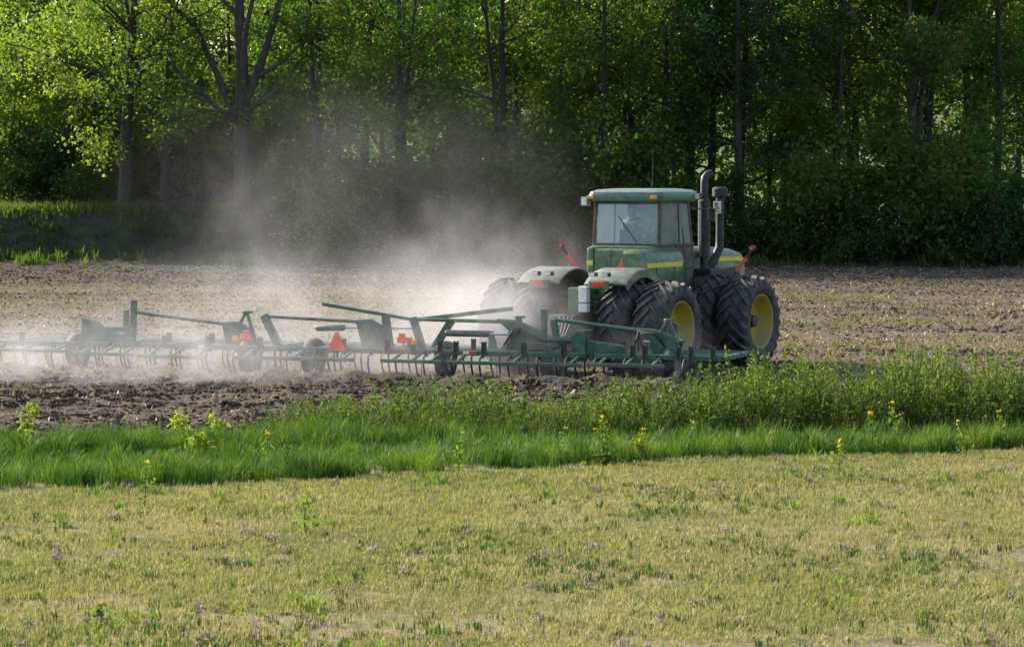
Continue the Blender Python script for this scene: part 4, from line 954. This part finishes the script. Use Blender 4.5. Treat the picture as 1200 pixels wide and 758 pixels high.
# ------------------------------------------------------------------ driver
def skin(name, joints, edges, m, parent=None, levels=2, root=0):
    me = bpy.data.meshes.new(name); me.from_pydata([j[0] for j in joints], edges, []); me.materials.append(m)
    o = bpy.data.objects.new(name, me); COL.objects.link(o); o.parent = parent
    sk = o.modifiers.new('skin', 'SKIN'); sk.use_smooth_shade = True
    sv = me.skin_vertices[0].data
    for i, j in enumerate(joints):
        r = j[1]; sv[i].radius = (r, r) if not hasattr(r, '__len__') else r; sv[i].use_root = (i == root)
    su = o.modifiers.new('subsurf', 'SUBSURF'); su.levels = levels; su.render_levels = levels
    return o
dr_loc = TR.matrix_basis @ Vector((2.24, 0.16, 2.66))
DR = empty('person', dr_loc, R(60)); tag(DR, 'driver in pale shirt and dark cap seated in the tractor cab holding the wheel', 'person')
J = [((0, 0, .10), .15), ((-.01, 0, .28), .14), ((-.01, 0, .46), .155), ((0, 0, .55), .11), ((.01, 0, .61), .058), ((.03, 0, .70), .075), ((.035, 0, .79), .098), ((.03, 0, .87), .075),
     ((0, .19, .50), .075), ((.16, .26, .30), .052), ((.40, .21, .24), .040), ((.50, .19, .26), .035),
     ((0, -.19, .50), .075), ((.15, -.27, .30), .052), ((.40, -.21, .24), .040), ((.50, -.19, .26), .035),
     ((.06, .10, .07), .10), ((.50, .14, .08), .075), ((.56, .14, -.30), .05), ((.66, .14, -.36), .045),
     ((.06, -.10, .07), .10), ((.50, -.14, .08), .075), ((.56, -.14, -.30), .05), ((.66, -.14, -.36), .045)]
E_ = [(0, 1), (1, 2), (2, 3), (3, 4), (4, 5), (5, 6), (6, 7), (3, 8), (8, 9), (9, 10), (10, 11), (3, 12), (12, 13), (13, 14), (14, 15), (0, 16), (16, 17), (17, 18), (18, 19), (0, 20), (20, 21), (21, 22), (22, 23)]
body = skin('body', J, E_, M['skin'], DR)
skin('shirt', [((p[0], p[1], p[2]), r + .014) for p, r in [J[0], J[1], J[2], J[3], J[8], J[9], ((.34, .225, .255), .046), J[12], J[13], ((.34, -.225, .255), .046)]],
     [(0, 1), (1, 2), (2, 3), (3, 4), (4, 5), (5, 6), (3, 7), (7, 8), (8, 9)], M['shirt'], DR)
skin('trousers', [(J[0][0], .155)] + [((p[0], p[1], p[2]), r + .012) for p, r in [J[16], J[17], J[18], J[20], J[21], J[22]]], [(0, 1), (1, 2), (2, 3), (0, 4), (4, 5), (5, 6)], M['trousers'], DR)
for s in (-1, 1):
    mb = MB(); mb.box((.63, s * .14, -.39), (.28, .10, .09)); mb.build('boot', M['shoe'], DR, bevel=.03)
    w0 = Vector((.50, s * .19, .26))
    for k in range(4):      # fingers curled round the steering wheel rim
        y = s * (.19 - .02 + .022 * k) - s * .03; L = (.075, .085, .08, .062)[k]
        skin('finger', [((.53, y, .27), .0095), ((.57, y, .295), .009), ((.60, y, .27), .0085), ((.585, y, .24), .0075)], [(0, 1), (1, 2), (2, 3)], M['skin'], DR, 1)
    skin('thumb', [((.51, s * .165, .27), .011), ((.54, s * .14, .285), .010), ((.57, s * .135, .265), .009)], [(0, 1), (1, 2)], M['skin'], DR, 1)
    mb = MB(); mb.lathe_y([(.0, -.012), (.02, -.010), (.028, 0), (.02, .010), (0, .012)], 10, c=(.03, s * .098, .775)); mb.build('ear', M['skin'], DR, smooth='all')
    mb = MB(); mb.tube([(.118, s * .034, .79), (.126, s * .034, .79), (.131, s * .034, .79)], [.013, .011, .004], 10); mb.build('eye', M['eye'], DR, smooth='all')
mb = MB(); mb.faces([(.12, -.016, .735), (.12, .016, .735), (.115, .008, .79), (.115, -.008, .79), (.155, 0, .74)], [(0, 1, 4), (1, 2, 4), (2, 3, 4), (3, 0, 4), (0, 3, 2, 1)]); mb.build('nose', M['skin'], DR)
mb = MB(); mb.box((.112, 0, .705), (.014, .045, .012)); mb.build('mouth', M['red'], DR, bevel=.004)
mb = MB(); N = 12; rings = []
for i in range(5):
    z = .79 + .032 * i; q = [.112, .112, .105, .085, .045][i]; rings.append((z, q))
pts_ = [(.03 + q * 1.05 * math.cos(2 * math.pi * k / N), q * math.sin(2 * math.pi * k / N), z) for z, q in rings for k in range(N)]
mb.faces(pts_, [(i * N + k, i * N + (k + 1) % N, (i + 1) * N + (k + 1) % N, (i + 1) * N + k) for i in range(4) for k in range(N)] + [tuple(range(4 * N, 5 * N))])
mb.box((.16, 0, .80), (.10, .14, .012)); mb.build('cap', M['hair'], DR, smooth=True)

# ------------------------------------------------------------------ field cultivator: local X forward, Y left, Z up; u runs to the right
IM = empty('field_cultivator', (-3.6, 59.3, 0.0), R(90 - 20))
tag(IM, 'wide dark green folding field cultivator with tines raising dust behind the tractor', 'cultivator')
G = M['impgreen']
def P(u, v, z): return (v, -u, z)
# main frame tubes, in five hinged sections
secs = [(-8.1, -5.45), (-5.35, -1.95), (-1.85, 1.85), (1.95, 5.2), (5.3, 8.1)]
for (a, b) in secs:
    mb = MB()
    for v in (.55, 1.15, 1.75, 2.3): mb.bar(P(a, v, .58), P(b, v, .58), .09, .10)
    n = max(2, int((b - a) / 1.1))
    for i in range(n + 1):
        u = a + .06 + (b - a - .12) * i / n; mb.bar(P(u, .505, .585), P(u, 2.345, .585), .085, .085)
    mb.build('frame_section', G, IM, bevel=.008)
# rear tine bars with their tines
tine = MB(); tine.tube([P(0, 0, 0), P(.01, -.05, -.1), P(.0, .02, -.26), P(-.01, -.14, -.44)], [.007, .007, .006, .005], 5); t0 = tine.build('tine', M['black'], smooth='all'); TINE = t0.data; bpy.data.objects.remove(t0)
for (a, b, z) in ((-8.2, -6.2, .46), (-6.05, -4.6, .42), (-4.5, -2.9, .40), (-2.3, .4, .42), (1.0, 2.35, .42), (2.4, 5.3, .42), (5.4, 7.0, .44)):
    mb = MB(); mb.bar(P(a, 0, z), P(b, 0, z), .065, .07)
    for u in (a + .25, (a + b) / 2, b - .25): mb.bar(P(u, 0.03, z + .02), P(u, .55, .56), .05, .05)
    hb = mb.build('tine_bar', G, IM, bevel=.006)
    n = int((b - a) / .35)
    for i in range(n + 1):
        o = bpy.data.objects.new('tine', TINE); COL.objects.link(o); o.parent = hb; o.location = P(a + .04 + (b - a - .08) * i / n, 0, z - .02); o.rotation_euler = (rnd.uniform(-.16, .16), rnd.uniform(-.2, .2), rnd.uniform(-.6, .6)); o.scale = (1, 1, rnd.uniform(.7, 1.08))
# C shanks with sweeps in three ranks
sh = MB(); sh.tube([P(0, 0, .0), P(0, -.10, .05), P(0, -.20, -.02), P(0, -.22, -.18), P(0, -.14, -.38), P(0, .02, -.52)], [.022, .022, .022, .022, .02, .018], 5); sh.faces([P(-.11, -.10, -.50), P(.11, -.10, -.50), P(0, .10, -.54), P(0, -.04, -.45)], [(0, 2, 3), (2, 1, 3), (0, 3, 1), (0, 1, 2)])
s0 = sh.build('shank', M['black'], smooth='all'); SHANK = s0.data; bpy.data.objects.remove(s0)
cl = MB(); cl.box(P(-.035, 0, .07), (.06, .022, .30)); cl.box(P(.035, 0, .07), (.06, .022, .30)); cl.tube([P(0, 0, -.04), P(0, 0, .2)], .024, 8); cl.box(P(0, 0, .19), (.08, .10, .02))
c0 = cl.build('spring_clamp', M['black'], bevel=.004); CLAMP = c0.data; bpy.data.objects.remove(c0)
k = 0
for v in (.55, 1.15, 1.75):
    for i in range(26):
        u = -7.9 + 15.8 * (i + (.0, .33, .66)[int(v / .6)]) / 26
        o = bpy.data.objects.new('shank', SHANK); COL.objects.link(o); o.parent = IM; o.location = P(u, v - .06, .50)
for u in (-7.5, -6.0, -5.05, -4.1, -3.1, -1.9, -.02, .95, 1.52, 2.1, 2.45, 3.05, 3.9, 4.75, 6.2, 6.45, 7.15, 7.4, 7.85):
    o = bpy.data.objects.new('spring_clamp', CLAMP); COL.objects.link(o); o.parent = IM; o.location = P(u, .49, .60)
for u in (-4.3, -3.3, -2.6, .6, 1.2, 2.6, 5.8, 6.7):
    o = bpy.data.objects.new('spring_clamp', CLAMP); COL.objects.link(o); o.parent = IM; o.location = P(u, 1.09, .62)
# gauge wheels
gt = tyre_mb(.39, .26, 1, .001)
mbw = MB(); mbw.lathe_y([(.23, -.10), (.30, -.13), (.36, -.12), (.385, -.07), (.39, 0), (.385, .07), (.36, .12), (.30, .13), (.23, .10)], 28); w0 = mbw.build('tyre', M['tyre'], smooth=True); GT = w0.data; bpy.data.objects.remove(w0)
mbw = MB(); mbw.lathe_y([(.24, -.10), (.22, -.11), (.20, -.05), (.08, -.03), (.07, -.10), (0, -.10)], 24); mbw.lathe_y([(.24, .10), (.22, .11), (.20, .05), (.08, .03), (.07, .10), (0, .10)], 24); mbw.lathe_y([(.24, -.10), (.24, .10)], 24); w0 = mbw.build('gauge_wheel', M['dustyrim'], smooth=True); GW = w0.data; bpy.data.objects.remove(w0)
for u, v in ((-2.35, .95), (-1.0, 1.2), (1.95, 1.2), (6.88, .95), (-6.6, 1.3), (4.1, 1.6)):
    o = bpy.data.objects.new('gauge_wheel', GW); COL.objects.link(o); o.parent = IM; o.location = P(u, v, .39)
    t = bpy.data.objects.new('tyre', GT); COL.objects.link(t); t.parent = o
    mb = MB(); mb.bar(P(u - .2, v, .39), P(u - .2, v + .55, .62), .05, .08); mb.tube([P(u - .22, v, .39), P(u + .1, v, .39)], .03, 8); mb.build('wheel_arm', G, IM)
# uprights and fold linkage
def post(u0, z0, u1, z1, v=1.0, wd=.10, dp=.14):
    mb = MB(); mb.bar(P(u0, v, z0), P(u1, v, z1), dp, wd, up=(0, 1, 0)); return mb.build('upright', G, IM, bevel=.012)
post(-5.12, .6, -5.08, 1.52); post(-5.27, .6, -5.27, 1.3, 1.0, .05, .2); post(-1.72, .6, -2.05, 1.25, 1.0, .15); post(1.52, .6, 1.30, 1.26, 1.0, .14); post(4.16, .6, 4.15, 1.47, 1.0, .10); post(4.45, .7, 4.36, 1.27, 1.0, .12)
def rod(p, q, r, name='fold_link'):
    mb = MB(); mb.tube([P(*p), P(*q)], r, 10); return mb.build(name, G, IM, smooth=True)
def beam(p, q, wd, ht, name='fold_arm'):
    mb = MB(); mb.bar(P(*p), P(*q), wd, ht); return mb.build(name, G, IM, bevel=.01)
rod((-5.03, 1, 1.25), (-2.75, 1, 1.02), .035); rod((-2.0, 1, 1.22), (.2, 1, 1.14), .035); rod((1.36, 1, 1.22), (3.3, 1, 1.20), .04); rod((4.40, 1, 1.26), (6.3, 1, 1.06), .04)
beam((-.80, 1.2, 1.49), (1.22, 1.2, 1.20), .09, .07); beam((1.34, 1.2, 1.20), (3.40, 1.2, 1.46), .10, .085)
def plate(pts2, v, th=.05, name='linkage_plate'):
    mb = MB(); n = len(pts2); vs = [P(u, v, z) for u, z in pts2] + [P(u, v + th, z) for u, z in pts2]
    mb.faces(vs, [tuple(range(n)), tuple(reversed(range(n, 2 * n)))] + [(i, (i + 1) % n, (i + 1) % n + n, i + n) for i in range(n)]); return mb.build(name, G, IM, bevel=.008)
for v in (.92, 1.06):
    plate([(3.15, 1.26), (3.55, 1.24), (4.1, 1.02), (4.15, .64), (3.35, .64), (3.5, .95)], v)
    plate([(6.2, 1.12), (6.5, 1.10), (6.95, .95), (6.95, .64), (6.45, .64), (6.4, .9)], v)
    plate([(-3.0, 1.08), (-2.7, 1.10), (-2.35, .95), (-2.3, .64), (-2.9, .64)], v)
    plate([(0.05, 1.18), (.35, 1.20), (.75, 1.0), (.8, .64), (.2, .64)], v)
    plate([(-6.3, 1.12), (-6.0, 1.05), (-5.7, .85), (-5.3, .75), (-5.3, .64), (-6.3, .64)], v)
plate([(4.84, .45), (5.12, .45), (5.12, .98), (5.24, 1.04), (5.24, 1.09), (4.98, 1.07), (4.84, .95)], .70, .16, 'hinge_box')
plate([(5.14, .62), (5.9, .62), (5.9, .78), (5.14, .86)], .8, .12, 'hinge_box')
plate([(1.62, .64), (1.82, .64), (2.22, 1.24), (2.02, 1.24)], 1.14, .04, 'arm_brace'); plate([(.62, .64), (.82, .64), (.72, 1.28), (.54, 1.28)], 1.14, .04, 'arm_brace')
plate([(2.9, .64), (3.1, .64), (3.0, 1.0), (2.9, 1.0)], 1.14, .04, 'arm_brace')
for u in (-2.45, 3.62, 6.78):     # A frames over the wing wheels
    mb = MB(); mb.bar(P(u - .22, 1.0, .95), P(u, 1.0, 1.32), .06, .06); mb.bar(P(u, 1.0, 1.32), P(u + .22, 1.0, .66), .06, .06); mb.bar(P(u - .05, .9, 1.30), P(u + .08, 1.1, 1.30), .07, .05); mb.build('wheel_frame', G, IM, bevel=.008)
def cyl(u0, u1, u2, z, v=.95, dz=0):
    mb = MB(); mb.tube([P(u0, v, z), P(u0 + .03, v, z), P(u1 - .03, v, z + dz), P(u1, v, z + dz)], [.05, .068, .068, .06], 12); c = mb.build('hydraulic_cylinder', G, IM, smooth=True)
    mb = MB(); mb.tube([P(u1, v, z + dz), P(u2, v, z + dz * 1.6)], .024, 8); mb.build('piston_rod', M['chrome'], c, smooth=True)
cyl(2.05, 3.0, 3.6, .95); cyl(4.25, 4.75, 5.0, .86); cyl(-5.2, -5.75, -6.1, .90); cyl(-1.0, -.35, 1.25, .98, 1.3, .02); cyl(7.0, 6.5, 6.2, .84, 1.2)
mb = MB()
for k in range(5):
    y = .1 * k; mb.tube([P(3.3 + .05 * k, .85, .66), P(3.45 + .03 * k, .82, .9 + .05 * k), P(3.7, .86, 1.0 + .02 * k), P(3.95 + .05 * k, .9, .85), P(4.3, .95, .8)], .014, 5)
mb.build('hydraulic_hose', M['black'], IM, smooth='all')
mb = MB()
for k in range(3): mb.tube([P(6.1 + .1 * k, .85, .66), P(6.2, .8, 1.0 + .04 * k), P(6.5 + .05 * k, .85, 1.02), P(6.75, .9, .75)], .014, 5)
mb.build('hydraulic_hose', M['black'], IM, smooth='all')
# tongue to the tractor's drawbar
ia = TR.matrix_basis @ Vector((-1.85, 0, .55)); inv = IM.matrix_basis.inverted() @ ia
mb = MB(); mb.bar(P(-.9, 2.35, .58), inv, .12, .14); mb.bar(P(.9, 2.35, .58), inv + Vector((0, 0, .02)), .12, .14); mb.build('tongue', G, IM, bevel=.01)
# rear marks and lights
mb = MB(); mb.bar(P(0, .12, .36), P(0, .12, .70), .03, .05, up=(0, 1, 0)); sp = mb.build('sign_post', M['black'], IM)
mb = MB(); mb.prism([(-.19, .63), (-.16, .60), (.16, .60), (.19, .63), (.03, .98), (-.03, .98)], 'x', .085, .10); mb.build('warning_triangle', M['smv'], IM)['label'] = 'red orange triangular slow vehicle sign'
for u, z, s in ((-2.2, .82, -1), (1.32, .82, 1)):
    mb = MB(); mb.box(P(u, .42, z), (.05, .26, .12)); mb.box(P(u - s * .02, .42, z + .09), (.05, .14, .1)); mb.bar(P(u, .45, .6), P(u, .45, z + .02), .03, .03); mb.build('tail_light', M['smv'], IM, bevel=.012)
    mb = MB(); mb.box(P(u + s * .24, .42, z - .04), (.06, .12, .11)); mb.build('amber_light', M['amber'], IM, bevel=.02)
for u in (-3.2, 2.72):
    mb = MB(); mb.box(P(u - .06, .497, .59), (.006, .13, .06)); mb.build('white_sticker', M['white'], IM); mb = MB(); mb.box(P(u + .1, .497, .59), (.006, .12, .06)); mb.build('red_sticker', M['red'], IM)

# ------------------------------------------------------------------ dust
def dust_cloud(name, label, lo, hi, blobs, nscale, amp, aniso=0.12, colour=(0.84, 0.825, 0.845)):
    c = [(a + b) / 2 for a, b in zip(lo, hi)]; d = [b - a for a, b in zip(lo, hi)]
    mb = MB(); mb.box((0, 0, 0), d)
    m, n, l = mat(name); out = n.new('ShaderNodeOutputMaterial'); pv = n.new('ShaderNodeVolumePrincipled')
    pv.inputs['Color'].default_value = (*colour, 1); pv.inputs['Anisotropy'].default_value = aniso
    ge = n.new('ShaderNodeNewGeometry'); total = None
    for (ctr, rad, den) in blobs:
        vs = add(n, 'ShaderNodeVectorMath', operation='SUBTRACT'); l.new(ge.outputs['Position'], vs.inputs[0]); vs.inputs[1].default_value = ctr
        vd = add(n, 'ShaderNodeVectorMath', operation='DIVIDE'); l.new(vs.outputs[0], vd.inputs[0]); vd.inputs[1].default_value = rad
        ln = add(n, 'ShaderNodeVectorMath', operation='LENGTH'); l.new(vd.outputs[0], ln.inputs[0])
        mr = n.new('ShaderNodeMapRange'); mr.interpolation_type = 'SMOOTHSTEP'; mr.inputs[1].default_value = 0; mr.inputs[2].default_value = 1; mr.inputs[3].default_value = den; mr.inputs[4].default_value = 0
        l.new(ln.outputs['Value'], mr.inputs[0])
        if total is None: total = mr.outputs[0]
        else:
            a = add(n, 'ShaderNodeMath', operation='ADD'); l.new(total, a.inputs[0]); l.new(mr.outputs[0], a.inputs[1]); total = a.outputs[0]
    mp = n.new('ShaderNodeMapping'); mp.inputs['Scale'].default_value = (1.0, 0.7, 0.8); mp.inputs['Rotation'].default_value = (0, .5, .2); l.new(ge.outputs['Position'], mp.inputs[0])
    nz = n.new('ShaderNodeTexNoise'); nz.inputs['Scale'].default_value = nscale; nz.inputs['Detail'].default_value = 3; nz.inputs['Distortion'].default_value = 0.6; l.new(mp.outputs[0], nz.inputs['Vector'])
    m2 = n.new('ShaderNodeMapRange'); m2.inputs[1].default_value = 0.40; m2.inputs[2].default_value = 0.60; m2.inputs[3].default_value = 1 - amp; m2.inputs[4].default_value = 1 + amp; nf = n.new('ShaderNodeTexNoise'); nf.inputs['Scale'].default_value = nscale * 3.1; nf.inputs['Detail'].default_value = 3; l.new(mp.outputs[0], nf.inputs['Vector'])
    mxn = add(n, 'ShaderNodeMix', data_type='FLOAT'); mxn.inputs[0].default_value = 0.38; l.new(nz.outputs['Fac'], mxn.inputs[2]); l.new(nf.outputs['Fac'], mxn.inputs[3]); l.new(mxn.outputs[0], m2.inputs[0])
    mu = add(n, 'ShaderNodeMath', operation='MULTIPLY'); l.new(total, mu.inputs[0]); l.new(m2.outputs[0], mu.inputs[1]); l.new(mu.outputs[0], pv.inputs['Density'])
    l.new(pv.outputs[0], out.inputs['Volume'])
    o = mb.build(name, m); o.location = c; tag(o, label, 'dust', kind='stuff')
    return o
dust_cloud('dust_cloud', 'pale dust cloud rising behind the tractor and cultivator', (-18.5, 56.2, -0.3), (6.5, 78, 8.5), [
    ((-2.9, 61.2, 0.4), (3.6, 2.8, 1.8), 0.19),
    ((-0.9, 60.2, 0.8), (2.3, 2.2, 1.9), 0.50),
    ((-7.4, 58.6, 0.4), (7.4, 2.3, 1.6), 0.20),
    ((-10.5, 62.5, 0.1), (7.5, 3.0, 1.1), 0.08),
    ((-0.6, 66, 1.9), (4.2, 4.0, 2.1), 0.075),
    ((-5.9, 66, 2.0), (2.2, 3.0, 3.2), 0.036),
    ((-3.6, 68, 3.8), (7.0, 7, 3.6), 0.010),
    ((-4.2, 69, 1.0), (8.0, 6, 2.0), 0.045),
    ((0.3, 59.5, 0.8), (1.7, 1.5, 1.6), 0.55),
    ((2.9, 59.2, 0.4), (1.8, 1.6, 1.1), 0.14),
], 0.62, 0.95)
